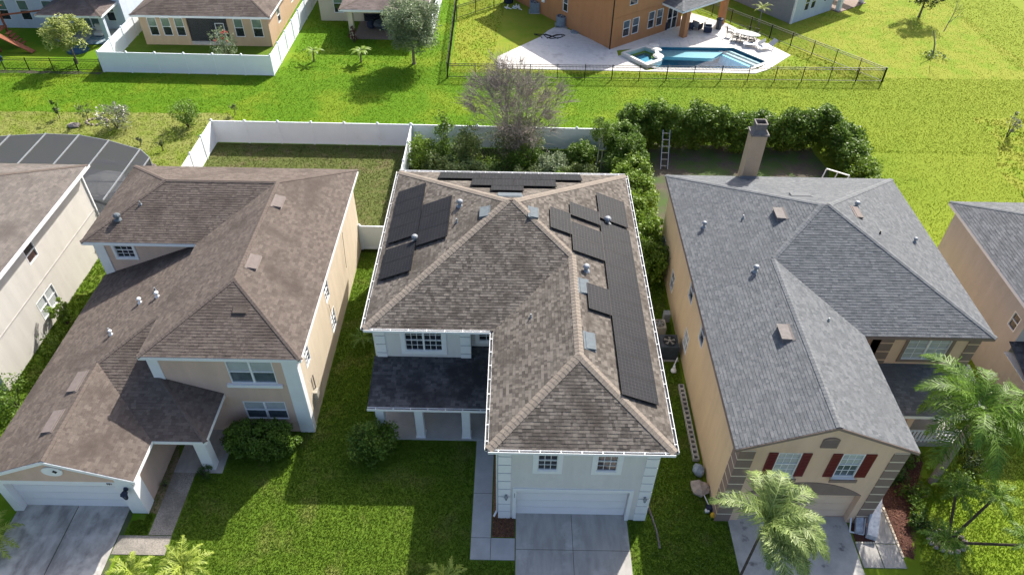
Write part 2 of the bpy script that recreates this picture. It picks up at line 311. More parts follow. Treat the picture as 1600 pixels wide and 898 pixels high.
# ------------------------------------------------------------------ roofs
def clip2(poly, a, b):
    out = []; n = len(poly)
    def side(p): return (b[0]-a[0])*(p[1]-a[1])-(b[1]-a[1])*(p[0]-a[0])
    for i in range(n):
        p, q = poly[i], poly[(i+1)%n]; sp, sq = side(p), side(q)
        if sp >= 0: out.append(p)
        if (sp > 0 and sq < 0) or (sp < 0 and sq > 0): t = sp/(sp-sq); out.append((p[0]+(q[0]-p[0])*t, p[1]+(q[1]-p[1])*t))
    return out
from mathutils.geometry import tessellate_polygon
def sheet_holes(name, outer, holes, z, m):
    V = [Vector((*p,z)) for P in [outer]+holes for p in P]; T = tessellate_polygon([[Vector((*p,0)) for p in P] for P in [outer]+holes]); me = bpy.data.meshes.new(name); F = [t if (V[t[1]]-V[t[0]]).cross(V[t[2]]-V[t[0]]).z > 0 else t[::-1] for t in T]
    me.from_pydata(V, [], F); o = link(name, me, m, None); o['kind'] = 'structure'; return o
PW_ = [(13.3,65.45),(20.1,65.5),(22.6,62.6),(20.5,60.95),(12.3,60.9),(11.3,61.6),(12.9,63.2),(12.7,64.6)]
SPA = [(9.45,63.35),(11.9,65.0),(12.85,64.2),(12.95,61.9),(11.5,60.85)]
SPH = [(10.2,63.2),(11.7,64.2),(12.2,63.8),(12.2,62.3),(11.4,61.7)]
class Roof:
    def __init__(s, house, shm, capm, soff=None): s.h = house; s.shm = shm; s.wid = .21; s.capm = capm; s.deck = MB(); s.sh = MB(); s.caps = []; s.R = random.Random(len(shm)*7+3)
    def face(s, p0, N, ze, sl, polys, expo=.14, wid=None):
        wid = wid or s.wid
        N = Vector((*N,0)).normalized(); U = Vector((N.y,-N.x,0)); p0 = Vector((*p0,0)); L = math.sqrt(1+sl*sl); nrm = Vector((-N.x*sl, -N.y*sl, 1)).normalized()
        def to3(u, v, h=0.): q = p0+U*u+N*(v/L); q.z = ze+v*sl/L; return q+nrm*h
        for P in polys:
            q = [((Vector((x,y,0))-p0).dot(U), (Vector((x,y,0))-p0).dot(N)*L) for x,y in P]
            ar = sum(q[i][0]*q[(i+1)%len(q)][1]-q[(i+1)%len(q)][0]*q[i][1] for i in range(len(q)))
            if ar < 0: q = q[::-1]
            s.deck.poly([to3(u,v) for u,v in q])
            um, uM = min(a for a,_ in q), max(a for a,_ in q); vm, vM = min(a for _,a in q), max(a for _,a in q)
            r0 = int(math.floor(vm/expo)); r1 = int(math.ceil(vM/expo))
            for r in range(r0, r1):
                v0, v1 = r*expo, (r+1)*expo; R = random.Random('%d|%.2f|%.2f|%.1f'%(r,p0.x,p0.y,P[0][0])); u = math.floor(um)-R.uniform(0,.4)
                row = clip2(clip2(q, (um-1,v0), (uM+1,v0)), (uM+1,v1), (um-1,v1))
                if len(row) < 3: continue
                ra = min(a for a,_ in row); rb = max(a for a,_ in row)
                ia = max(a for a,b in q); # interior span test by corners
                while u < rb:
                    w = wid*R.choice((.5,.75,1,1,1.25)); t = R.random(); th = .008+.010*R.random()
                    if u+w > ra:
                        rc = [(u,v0),(u+w,v0),(u+w,v1+.004),(u,v1+.004)]
                        ins = all(all((q[(k+1)%len(q)][0]-q[k][0])*(c[1]-q[k][1])-(q[(k+1)%len(q)][1]-q[k][1])*(c[0]-q[k][0]) >= 0 for k in range(len(q))) for c in rc)
                        if not ins:
                            rc = [(u,v0),(u+w,v0),(u+w,v1),(u,v1)]
                            for k in range(len(q)):
                                rc = clip2(rc, q[k], q[(k+1)%len(q)])
                                if len(rc) < 3: break
                        if len(rc) >= 3:
                            hh = lambda v: .004+th*(1-(v-v0)/expo*.8)
                            tp = [to3(a,b,hh(b)) for a,b in rc]; s.sh.poly(tp, t)
                            if ins:
                                b0, b1, b2, b3 = to3(*rc[0]), to3(*rc[1]), to3(*rc[2]), to3(*rc[3])
                                s.sh.poly([b0,b1,tp[1],tp[0]], t*.5); s.sh.poly([b3,b0,tp[0],tp[3]], t); s.sh.poly([b1,b2,tp[2],tp[1]], t)
                            else:
                                for k in range(len(rc)):
                                    k2 = (k+1)%len(rc); s.sh.poly([to3(*rc[k]), to3(*rc[k2]), tp[k2], tp[k]], t)
                    u += w
        return to3
    def cap(s, a, b, drop=.4167, w=.15, step=.2, lift=.03):
        """ridge or hip cap run from low end a to high end b"""
        a = Vector(a); b = Vector(b); d = b-a; n = max(1, int(d.length/step)); dh = Vector((d.x,d.y,0)).normalized(); side = Vector((dh.y,-dh.x,0))
        if abs(d.z) > .05: drop = drop*.7071
        dn = d.normalized(); up = side.cross(dn); up = up if up.z > 0 else -up
        key = (round(drop,3), round(d.z/d.length,3), round(w,3)); st = d.length/n
        for k in range(n): s.caps.append((a+d*(k/n), dh, drop, d.z/max(1e-6,Vector((d.x,d.y,0)).length), st, w, lift))
    def finish(s, name='roof', fascia=None, soffit=None, fm='white', kind='stuff'):
        rf = s.deck.build(name, s.shm, s.h)
        o = s.sh.build('shingles', s.shm, rf); o['kind'] = 'stuff'
        cache = {}
        for (p, dh, drop, tz, st, w, lift) in s.caps:
            key = (round(drop,2), round(tz,2), round(st,2), s.R.randrange(3))
            if key not in cache:
                mb = MB(); L = st*1.12; tn = (.15,.5,.85)[key[3]]; l0 = lift+(.012 if s.shm == 'shingle_brown' else .008); l1 = lift
                f = lambda x, y, h: (x, y, tz*x-abs(y)*drop+h)
                lo = [f(0,-w,l0), f(0,0,l0), f(0,w,l0)]; hi = [f(L*.95,-w,l1), f(L*.95,0,l1), f(L*.95,w,l1)]; bt = [f(0,-w,-.01), f(0,0,-.01), f(0,w,-.01)]
                mb.poly([lo[0],lo[1],hi[1],hi[0]], tn); mb.poly([lo[1],lo[2],hi[2],hi[1]], tn); mb.poly([bt[0],bt[1],lo[1],lo[0]], tn*.6); mb.poly([bt[1],bt[2],lo[2],lo[1]], tn*.6)
                mb.poly([f(0,-w,-.01), lo[0], hi[0], f(L*.95,-w,-.01)], tn); mb.poly([f(0,w,-.01), f(L*.95,w,-.01), hi[2], lo[2]], tn)
                cache[key] = mb.mesh('ridge_cap', Vector((0,0,0)), s.capm)
            link('ridge_cap', cache[key], None, rf, p, (0,0,math.atan2(dh.y, dh.x)))
        for (x0,y0,x1,y1,z) in fascia or (): MB().bar((x0,y0,z-.10),(x1,y1,z-.10), .03, .18).build('fascia', fm, rf)
        if soffit:
            sb = MB()
            for (x0,x1,y0,y1,z) in soffit: sb.box(x0,x1,y0,y1,z-.02,z)
            sb.build('soffit', fm, rf)
        return rf
def gutter(house, a, b, out, z, hang=.75, m='white'):
    """open white trough along an eave with cross hangers"""
    a = Vector((a[0],a[1],z)); b = Vector((b[0],b[1],z)); o = Vector((*out,0)); d = (b-a).normalized(); mb = MB(); w = .12
    def wallp(o0, o1, z0, z1): mb.hexa([a+o*o0+Vector((0,0,z0)), b+o*o0+Vector((0,0,z0)), b+o*o1+Vector((0,0,z0)), a+o*o1+Vector((0,0,z0)), a+o*o0+Vector((0,0,z1)), b+o*o0+Vector((0,0,z1)), b+o*o1+Vector((0,0,z1)), a+o*o1+Vector((0,0,z1))])
    wallp(.0,.012,-.12,0.); wallp(.012,w,-.12,-.105); wallp(w,w+.02,-.12,.006)
    g = mb.build('gutter', m, house)
    t = MB(); t.hexa([a+o*.014+Vector((0,0,-.10)), b+o*.014+Vector((0,0,-.10)), b+o*(w-.002)+Vector((0,0,-.10)), a+o*(w-.002)+Vector((0,0,-.10)), a+o*.014+Vector((0,0,-.07)), b+o*.014+Vector((0,0,-.07)), b+o*(w-.002)+Vector((0,0,-.07)), a+o*(w-.002)+Vector((0,0,-.07))]); t.build('trough_fill', 'trough', g)  # dark grey strip along the bottom of the white trough
    n = int((b-a).length/hang); hm = unit(m)
    for k in range(1, n+1):
        p = a+(b-a)*((k-.5)/n)+o*.065+Vector((0,0,.0)); link('hanger', hm, None, g, p, (0,0,math.atan2(d.y,d.x)), (.032,.128,.016))
    return g
def quoins(house, fr, u0, u1, z0, z1, n, m, gm, d=.04, gap=.05):
    h = (z1-z0)/n; mb = MB(); fr.box(mb, u0+.005, u1-.005, z0, z1, .001, d*(.4 if gm == 'groove' else .85)); mb.build('quoin_backing', gm, house)
    for k in range(n): fpiece('quoin', m, house, fr, u0, u1, z0+k*h+(gap/2 if k else 0), z0+(k+1)*h-gap/2, .002, d)
# ------------------------------------------------------------------ ground, lawns, paving (the setting)
def sheet(name, polys, z, m, step=None):
    mb = MB()
    for p in polys: mb.poly([(x,y,z) for x,y in p])
    o = mb.build(name, m); o['kind'] = 'structure'; return o
sheet_holes('ground', [(-260,-120),(260,-120),(260,330),(-260,330)], [PW_[::-1],SPH], -.004, 'grass_vivid')
def wob(p, amp=.12, step=.5):
    out = []
    for i in range(len(p)):
        a = Vector(p[i]); b = Vector(p[(i+1)%len(p)]); n = max(1, int((b-a).length/step)); nn = Vector((-(b-a).y, (b-a).x)).normalized()
        for k in range(n): q = a.lerp(b, k/n)+nn*random.uniform(-amp, amp); out.append((q.x,q.y))
    return out
sheet('street_lawn', [[(-260,-120),(260,-120),(260,8),(-260,8)]], -.001, 'grass_front')
sheet('sidewalk', [[(-260,6.0),(260,6.0),(260,7.6),(-260,7.6)]], .03, 'concrete'); sheet('road', [[(-260,-4.5),(260,-4.5),(260,4.0),(-260,4.0)]], .004, 'road')
for x_ in range(-100,100,4): B(x_+.01,x_+3.99,4.0,4.18,-.05,.12).build('kerb','concrete')['kind'] = 'structure'
DRY = wob([(-60,36),(-22.6,36),(-22.4,47.4),(-24.2,48.5),(-21.6,50.4),(-22.6,51.9),(-34,51.5),(-60,51.7)])
OLV = [(-22.1,35),(-7.62,35),(-7.62,47.4),(-22.1,47.4)]
FRONT = [(-16.6,8),(9.58,8),(9.58,17),(8.9,17.3),(8.9,37),(-9.4,37),(-9.4,21.4),(-15.7,21.4)]
POOLY = wob([(-5.7,59.6),(31.0,59.9),(25.4,65.9),(17,76),(10,95),(-6.3,95)], .06)
NE = wob([(26,60.9),(31.8,60.2),(37,59.7),(43.5,60.3),(70,40.5),(120,20),(120,52),(46,63.5),(44.4,90),(15,110),(17,77),(26,66.4)], .25)
SE = wob([(36.6,53.2),(37,50),(35.2,46),(35,36),(120,36),(120,53.4)], .15)
LIME = [(16.7,8),(32,8),(32,21),(24,22),(19.2,20.6),(17.3,15.3)]
FL = [(-26.5,18),(-21.8,18),(-21.8,38),(-26.5,38)]
TY = [(-35.1,58.7),(-20.7,58.7),(-20.7,66),(-35.1,66)]
sheet('yard_lawn_dry', [DRY], 0, 'grass_dry'); sheet('fenced_lawn', [OLV], .0, 'grass_olive'); sheet('front_lawn', [FRONT], .0, 'grass_front')
sheet_holes('pool_lawn', POOLY, [PW_[::-1],SPH], .003, 'grass_yellow'); sheet('far_lawn', [NE], 0, 'grass_yellow'); sheet('side_lawn', [SE], 0, 'grass_yellow')
sheet('corner_lawn', [LIME], .0, 'grass_lime'); sheet('gap_lawn', [FL], .0, 'grass_front'); sheet('fenced_lawn', [TY], .0, 'grass_front')
sheet('planting_bed', [wob([(-7.5,35.5),(6.3,35.5),(7.2,47.2),(-7.5,47.3)], .05)], .004, 'soil')
sheet('yard_soil', [wob([(8.6,36),(22.6,36),(22.4,48.2),(8.6,48.6)], .2)], .004, 'soil')
sheet('worn_strip', [wob([(-60,57.9),(-35.4,58.0),(-35.4,58.5),(-60,58.5)], .08)], .004, 'soil')
sheet('mulch_bed', [[(16.72,15.6),(17.12,15.4),(17.7,17.5),(19.4,20.2),(19.6,23.3),(15.9,23.3),(16.0,20.5)]], .008, 'mulch_red')
sheet('mulch_bed', [[(15.75,17.6),(14.9,17.0),(14.9,16.1),(15.7,16.15),(15.9,17.0)]], .009, 'mulch_red')
sheet('mulch_bed', [[(-.68,16.1),(.28,16.1),(.28,17.0),(-.40,17.0),(-.40,21.1),(-.68,21.1)]], .008, 'mulch_brown')
sheet('mulch_bed', [[(-15.72,17.0),(-15.33,16.9),(-15.28,19.5),(-15.72,21.0)]], .008, 'dry_leaf')
def chips(xs, n, m='chip'):
    x0,x1,y0,y1,test = xs; P = np.stack([RNG.uniform(x0,x1,n), RNG.uniform(y0,y1,n), RNG.uniform(.012,.04,n)], 1); P = P[[test(p[0],p[1]) for p in P]]
    o = leaves('wood_chips', P, .075, m, None, asp=.55, up=1.2); o['kind'] = 'stuff'; tag(o, 'loose wood chips and bark covering the mulch bed', 'mulch')
chips((15.9,19.5,15.5,22,lambda x,y: x > 16.72+max(0,(y-18))*.15-(.7 if y > 19.2 else 0) and x < 17.12+max(0,y-15.4)*.48 and x > 15.95), 5200)
chips((-.68,.28,16.1,17,lambda x,y: True), 900)
def paving(name, m, rects, h=.035, gap=.02, piece='slab'):
    e = empty(name, (rects[0][0], rects[0][2], 0), kind='structure')
    for (x0,x1,y0,y1) in rects: B(x0+gap/2,x1-gap/2,y0+gap/2,y1-gap/2,-.05,h).build(piece, m, e)
    B(min(r[0] for r in rects)+.05, max(r[1] for r in rects)-.05, min(r[2] for r in rects)+.05, max(r[3] for r in rects)-.05, -.06, h-.022).build('joint_bed', 'soil', e) if len(rects) > 1 and name == 'driveway' else None
    return e
paving('driveway', 'concrete_old', [(-21.4,-18.85,13,17.25),(-18.83,-16.55,13,17.25),(-21.4,-18.85,8,13),(-18.83,-16.3,8,13)])
paving('driveway', 'concrete', [(.33,2.76,15.55,17.25),(2.76,5.18,15.55,17.25),(.33,2.76,9,15.55),(2.76,5.18,9,15.55)])
paving('driveway', 'concrete_stain', [(9.6,12.25,13.2,17.35),(12.25,14.8,13.2,17.35),(9.6,12.25,8,13.2),(12.25,14.8,8,13.2)])
paving('walkway', 'slab_blue', [(-1.57,-.72,18.2,21.1),(-1.57,-.72,16.05,18.2),(-1.57,-.72,15.05,16.05),(-.72,.31,15.05,16.05)])
paving('walkway', 'aggregate', [(-15.3,-14.3,15.9,21.2),(-16.52,-14.28,15.0,15.88)], .03)
paving('walkway', 'concrete', [(15.9,16.62,17.55,19.6),(15.72,16.68,16.1,17.55),(14.85,15.7,15.0,16.08),(15.72,16.66,15.0,16.08)])
B(-15.3,-13.1,19.0,21.4,-.04,.045).build('entry_slab', 'concrete', None)['kind'] = 'structure'
def edging(x0,y0,x1,y1,n,m,name='edging',w=.09,h=.09):
    e = empty('bed_edging', (x0,y0,0), 'row of small scalloped concrete edging stones along the %s' % name, 'edging'); mb = MB()
    for k in range(n):
        t = (k+.5)/n; p = Vector((x0+(x1-x0)*t, y0+(y1-y0)*t, .0)); link('edging_stone', unit(m), None, e, p+Vector((0,0,h/2)), (0,0,math.atan2(y1-y0,x1-x0)), (math.hypot(x1-x0,y1-y0)/n*.8, w, h))
edging(16.65,15.45,16.66,19.6,26,'mortar','front walk beside the dark red mulch'); edging(14.86,16.12,15.7,16.12,7,'mortar','small mulch bed under the wrapped bundle', .07,.07)
# grass tufts
FOOT = [(-6.4,6.1,23.4,35.6),(-.5,6.1,17,23.6),(-6.4,-.4,21,23.6),(-15.9,-9.35,21.4,35.6),(-22,-15.7,16.6,29.5),(-22,-15.8,29.3,35.6),(-21.4,-16.3,5,17.3),(.31,5.2,5,17.3),(9.58,14.82,5,17.4),(-1.6,-.7,15,21.2),(-.75,.35,15,17.1),
        (-15.35,-14.25,15,21.3),(-16.6,-14.25,14.98,15.9),(9,15.8,17,36),(9,21.7,23.4,36),(14.8,16.7,15,17.5),(15.7,16.7,17.4,19.7),(-15.5,-13,19,21.4),(-.7,-.4,17,21.2),(16.6,17.5,15.3,20.5),(15.7,19.4,19.4,24),(-34,-22.2,64,80)]
def inpoly(x, y, P):
    P = np.array(P); c = np.zeros(len(x), bool); n = len(P)
    for i in range(n):
        x0,y0 = P[i]; x1,y1 = P[(i+1)%n]
        if y0 == y1: continue
        k = ((y0 > y) != (y1 > y)) & (x < (x1-x0)*(y-y0)/(y1-y0)+x0); c ^= k
    return c
def tufts(P, dens, h, m, name='grass_tufts', excl=(), ylim=None):
    P = np.array(P, float); x0,y0 = P.min(0); x1,y1 = P.max(0); x0 = max(x0,-50); x1 = min(x1,52); y0 = max(y0,13.0); y1 = min(y1,82)
    n = int((x1-x0)*(y1-y0)*dens); x = RNG.uniform(x0,x1,n); y = RNG.uniform(y0,y1,n); k = inpoly(x,y,P)
    for e in excl: k &= ~inpoly(x,y,e)
    for a,b,c,d in FOOT: k &= ~((x>a)&(x<b)&(y>c)&(y<d))
    k &= np.abs(x) < .78*np.hypot(y,29)+2
    x = x[k]; y = y[k]; n = len(x)
    if not n: return
    hh = h*RNG.uniform(.5,1.3,n); V = []; T = []
    for b in range(3):
        a = RNG.uniform(0,6.283,n); w = hh*.28; ox = RNG.normal(0,h*.35,n); oy = RNG.normal(0,h*.35,n); le = RNG.uniform(.2,.9,n)*hh; la = RNG.uniform(0,6.283,n)
        bx = x+ox; by = y+oy; V.append(np.stack([np.stack([bx-w*np.cos(a), by-w*np.sin(a), np.zeros(n)],1), np.stack([bx+w*np.cos(a), by+w*np.sin(a), np.zeros(n)],1), np.stack([bx+le*np.cos(la), by+le*np.sin(la), hh],1)],1)); T.append(RNG.uniform(0,1,n))
    V = np.concatenate(V).reshape(-1,3); F = np.arange(len(V)).reshape(-1,3); return tag(np_mesh(name, V, F, np.concatenate(T), m), None, None, None, 'stuff')
def gl(o, l):
    if o: o['label'] = l; o['category'] = 'grass'
gl(tufts(FRONT, 650, .042, 'grass_front_blade'), 'short mown grass of the front lawn between the two nearest houses')
gl(tufts(LIME, 550, .045, 'grass_lime_blade'), 'bright lime grass under the palms at the lower right')
gl(tufts(FL, 200, .07, 'grass_front_blade'), 'narrow grass strip beside the putty coloured house')
gl(tufts([(-16.5,15.9),(-15.4,15.9),(-15.4,16.9),(-16.5,16.9)], 500, .06, 'grass_front_blade'), 'small square of grass at the garage pier')
gl(tufts(OLV, 160, .05, 'grass_olive_blade'), 'worn olive grass inside the white fenced yard')
gl(tufts(DRY, 100, .055, 'grass_dry_blade'), 'pale dry grass around the young shrubs')
gl(tufts([(-50,47.7),(60,47.7),(60,60),(-50,60)], 120, .048, 'grass_vivid_blade', excl=[DRY, SE]), 'long band of bright green grass between the rear fences')
gl(tufts([(24,24),(60,24),(60,48),(22.6,48)], 100, .045, 'grass_vivid_blade', excl=[SE]), 'bright green grass beyond the tall hedge corner')
gl(tufts([(-20,60),(-6,60),(-6,78),(-20,78)], 60, .065, 'grass_vivid_blade'), 'bright green grass behind the cream house')
gl(tufts(POOLY, 40, .08, 'grass_yellow_blade', excl=[[(-2.2,61.2),(2,60),(21,60),(25.4,64),(20,72),(10,80),(-1,76)]]), 'patchy grass around the pool terrace')
gl(tufts(NE, 50, .045, 'grass_yellow_blade'), 'sunlit yellowish lawn around the two far trees')
gl(tufts([(44.6,62),(60,52),(60,86),(44.6,86)], 45, .06, 'grass_vivid_blade'), 'bright grass beyond the worn strip in the far right corner')
gl(tufts(SE, 45, .09, 'grass_yellow_blade'), 'yellowish lawn strip at the right edge')
# ------------------------------------------------------------------ centre house
def root_house(loc, label): return empty('two_storey_house', (*loc,0), label, 'house')
ZE = 5.35; SL = 5/12
H = root_house((0,17.03), 'light grey two storey house with black solar panels on its brown shingle roof')
HC = H
x0,x1,y0,y1 = -6.66,6.42,23.16,35.88; gx0,gy0 = -.82,16.77; A = (-.30,29.52); Bp = (.06,29.52); J = (2.8,26.78); K = (2.8,20.39)
R = Roof(H, 'shingle_brown', 'cap_brown'); R.wid = .17
R.face((x0,y0),(1,0),ZE,SL,[[(x0,y0),(x0,y1),A]]); R.face((x1,y1),(0,-1),ZE,SL,[[(x0,y1),(x1,y1),Bp,A]])
R.face((x1,gy0),(-1,0),ZE,SL,[[(x1,26.78),(x1,y1),Bp,J],[(x1,gy0),(x1,26.78),J,K]])
R.face((x0,y0),(0,1),ZE,SL,[[(x0,y0),(gx0,y0),J,Bp,A]]); R.face((gx0,gy0),(1,0),ZE,SL,[[(gx0,gy0),K,J,(gx0,y0)]]); R.face((gx0,gy0),(0,1),ZE,SL,[[(gx0,gy0),(x1,gy0),K]])
zt = ZE+6.36*SL; zj = ZE+3.62*SL
for a,b in (((x0,y0,ZE),(*A,zt)),((x0,y1,ZE),(*A,zt)),((x1,y1,ZE),(*Bp,zt)),((*J,zj),(*Bp,zt)),((*K,zj),(*J,zj)),((gx0,gy0,ZE),(*K,zj)),((x1,gy0,ZE),(*K,zj))): R.cap(a,b,w=.19)
R.finish(soffit=[(x0+.02,x1-.02,y0+.02,y1-.02,ZE-.16),(gx0+.02,x1-.021,gy0+.02,y0+.02,ZE-.161)])
# porch roof
PR = Roof(H, 'shingle_charcoal', 'cap_brown'); PR.wid=.2; PR.face((-6.46,20.9),(0,1),2.6,.22,[[(-6.46,20.9),(-.44,20.9),(-.44,24.12),(-1.9,24.12),(-1.9,23.5),(-6.46,23.5)][:2]+[(-.44,23.5),(-6.46,23.5)],[(-1.88,23.5),(-.44,23.5),(-.44,24.12),(-1.88,24.12)]])
PR.finish('porch_roof', soffit=[(-6.4,-.45,20.95,23.45,2.5)])
f = FS(17.03)
wall(H, f, -.43, 5.96, 0, 5.19, 'stucco_grey', [(.32,5.07,0,2.2),(1.14,1.95,3.66,4.95),(3.5,4.34,3.66,4.95)], dep=.25)
wall(H, FS(23.5), -6.28, -1.88, 0, 5.19, 'stucco_grey', [(-4.93,-3.2,3.6,4.97)], dep=.2); wall(H, FS(24.12), -1.9, -.4, 0, 5.19, 'stucco_grey', [(-1.55,-.8,3.68,4.85)])
wall(H, FW(-6.28), 23.5, 35.5, 0, 5.19, 'stucco_grey'); wall(H, FW(-.43), 17.03, 24.12, 0, 5.19, 'stucco_grey'); wall(H, FE(-1.88), 23.5, 24.12, 0, 5.19, 'stucco_grey')
wall(H, FE(5.96), 17.03, 35.5, 0, 5.19, 'stucco_grey', [(20,21,3.4,4.6),(27,28,3.4,4.6)]); wall(H, FN(35.5), -6.28, 5.96, 0, 5.19, 'stucco_grey')
for a in (20,27): window(H, FE(5.96), a, a+1, 3.4, 4.6, 1, (2,2))
window(H, f, 1.14, 1.95, 3.66, 4.95, 1, (3,2), trim=.19); window(H, f, 3.5, 4.34, 3.66, 4.95, 1, (3,2), trim=.19, gu='glass_warm')
window(H, FS(23.5), -4.93, -3.2, 3.6, 4.97, 2, (3,2), trim=.2); window(H, FS(24.12), -1.55, -.8, 3.68, 4.85, 1, (2,2), trim=.15)
quoins(H, f, -.44, .08, .0, 5.16, 9, 'white', 'groove'); quoins(H, f, 5.45, 5.965, .0, 5.16, 9, 'white', 'groove')
quoins(H, FS(23.5), -6.3, -5.84, 2.9, 5.16, 4, 'white', 'groove'); quoins(H, FS(23.5), -2.36, -1.88, 2.9, 5.16, 4, 'white', 'groove')
def garage_door(h, fr, u0, u1, z1, m, rows=4, frame=None, fmt='white', dep=.24, cols=8):
    g = MB(); fr.box(g, u0, u1, .03, z1, -dep-.03, -dep); g = g.build('garage_door', m, h); rh = (z1-.03)/rows
    for k in range(rows): 
        pn = MB(); fr.box(pn, u0+.01, u1-.01, .035+k*rh, .03+(k+1)*rh-.012, -dep+.001, -dep+.03); pn = pn.build('door_panel', m, g)
    if frame:
        t = MB(); fr.box(t, u0-frame, u0, 0, z1+frame, .001, .05); fr.box(t, u1, u1+frame, 0, z1+frame, .001, .05); fr.box(t, u0, u1, z1, z1+frame, .001, .05); t.build('door_frame', fmt, h)
garage_door(H, f, .33, 5.06, 2.18, 'door_white', 4, .16)
def lantern(h, fr, u, z, m='black', s=1.):
    mb = MB(); p = fr.p(u,z,.05); n = fr.n
    mb.ball(fr.p(u,z+.12*s,.03), .07*s, 8, 4); mb.bar(fr.p(u,z+.14*s,.02), fr.p(u,z+.2*s,.16*s), .03, .03); mb.tube(fr.p(u,z+.2*s,.16*s), fr.p(u,z+.10*s,.16*s), .02*s, .10*s, 8); mb.tube(fr.p(u,z+.10*s,.16*s), fr.p(u,z-.10*s,.16*s), .08*s, .05*s, 8); mb.ball(fr.p(u,z-.12*s,.16*s), .035*s, 6, 4)
    o = mb.build('wall_lantern', m, h); q = MB(); q.tube(fr.p(u,z+.085*s,.16*s), fr.p(u,z-.08*s,.16*s), .083*s, .053*s, 5); q.build('lantern_glass', 'glass_mid', o); return o
for u in (-.10,5.72): lantern(H, f, u, 1.75, 'metal', .9)
def text(s, size, fr, u, z, d, m, parent, name='house_number', vertical=False):
    cu = bpy.data.curves.new(name, 'FONT'); cu.body = s; cu.size = size; cu.extrude = .006; cu.align_x = 'CENTER'; cu.align_y = 'CENTER'
    o = bpy.data.objects.new(name, cu); COL.objects.link(o); dg = bpy.context.evaluated_depsgraph_get(); me = bpy.data.meshes.new_from_object(o.evaluated_get(dg)); bpy.data.objects.remove(o)
    me.materials.clear(); q = link(name, me, m, parent, fr.p(u,z,d), (math.pi/2,0,fr.rot)); return q
text('9\n7\n7', .12, f, .25, 1.85, .06, 'metal', H)
for a,b,o_ in (((x0,y1),(x0,y0),(-1,0)),((x1,gy0),(x1,y1),(1,0)),((gx0,gy0),(x1,gy0),(0,-1)),((gx0,y0-.12),(gx0,gy0-.0),(-1,0)),((x0,y0),(gx0-.15,y0),(0,-1)),((x1,y1),(x0,y1),(0,1))): gutter(H, a, b, o_, ZE+.02, 1.2 if abs(o_[0]+1)<.1 and a[0]<-3 else .75)
gutter(H, (-6.46,20.9), (-.95,20.9), (0,-1), 2.62, .75)
for x in (-6.22,-4.42,-2.24):
    c = MB(); c.box(x,x+.38,21.15,21.53,.0,2.5); c = c.build('porch_column','white',H); B(x-.04,x+.42,21.11,21.57,.0,.14).build('base','white',c)
B(-6.3,-.44,21.05,23.5,-.03,.07).build('porch_floor','slab_blue',H); B(-6.4,-.45,21.12,21.5,2.28,2.479).build('porch_beam','white',H)
dn = MB(); dn.bar((-.50,17.3,5.1),(-.50,17.3,.1),.07,.09,(0,1,0)); dn.bar((-.50,17.3,.12),(-.62,17.05,.05),.08,.07); dn.build('downspout','white',H)
dn = MB(); dn.bar((-6.36,23.6,5.1),(-6.36,23.6,.1),.07,.09,(0,1,0)); dn.build('downspout','white',H)
# solar panels: w along the eave, l up the slope
CELLS = None
def solar(x, y, face, wu, lv):
    """x,y plan centre on the face; wu metres along eave, lv metres up slope"""
    global CELLS
    th = math.atan(SL)
    if face == 'E': z = ZE+SL*(x1-x); rot = Matrix.Rotation(math.pi/2,4,'Z')
    if face == 'W': z = ZE+SL*(x-x0); rot = Matrix.Rotation(-math.pi/2,4,'Z')
    if face == 'N': z = ZE+SL*(y1-y); rot = Matrix.Rotation(math.pi,4,'Z')
    rot = rot@Matrix.Rotation(th,4,'X'); p = Vector((x,y,z))+rot.to_3x3()@Vector((0,0,.13))
    key = (wu,lv); CELLS = CELLS or {}
    if key not in CELLS:
        fm = B(-wu/2+.006,wu/2-.006,-lv/2+.006,lv/2-.006,-.02,.017).mesh('solar_panel', Vector((0,0,0)), 'black'); nx, ny = (6,10) if wu < lv else (10,6); du = (wu-.05)/nx; dv = (lv-.05)/ny
        ln = MB(); ln.box(-wu/2+.018,wu/2-.018,-lv/2+.018,lv/2-.018,.0172,.0185)
        gr = MB()
        for k in range(1,nx): u = -wu/2+.025+k*du; gr.box(u-.003,u+.003,-lv/2+.02,lv/2-.02,.0186,.0192)
        for k in range(1,ny): v = -lv/2+.025+k*dv; gr.box(-wu/2+.02,wu/2-.02,v-.003,v+.003,.0187,.0193)
        CELLS[key] = (fm, ln.mesh('cells', Vector((0,0,0)), 'solar'), gr.mesh('cell_lines', Vector((0,0,0)), 'solar_line'))
    fm, cl, gr = CELLS[key]
    o = link('solar_panel', fm, None, HC, p, rot.to_euler()); o['lv'] = 0; del o['lv']
    for me, nm in ((cl,'cells'),(gr,'cell_lines')):
        c = bpy.data.objects.new(nm, me); COL.objects.link(c); c.parent = o
PW, PL = 1.134, 1.70
for k in range(10): solar(5.17, 18.83+(k+.5)*PW*1.006, 'E', PW, PL)
for k in range(2): solar(5.17, 30.50+(k+.5)*PW, 'E', PW, PL)
solar(3.60, 30.40, 'E', PW, PL)
for k in range(2): solar(3.60, 27.02+(k+.5)*PW, 'E', PW, PL)
solar(2.28, 29.05, 'E', PL, PW); solar(3.86, 24.13, 'E', PL, PW)
for k in range(4): solar(-5.52, 28.9+(k+.5)*PW, 'W', PW, PL)
for k in range(2): solar(-5.54, 26.15+(k+.5)*PW, 'W', PW, PL)
for k in range(3): solar(-3.93, 27.95+(k+.5)*PW, 'W', PW, PL)
for k in range(7): solar(-4.18+(k+.5)*PW, 34.50, 'N', PW, PL)
for k in range(4): solar(-2.28+(k+.5)*PW, 32.90, 'N', PW, PL)
solar(-.34, 31.56, 'N', PL, PW)
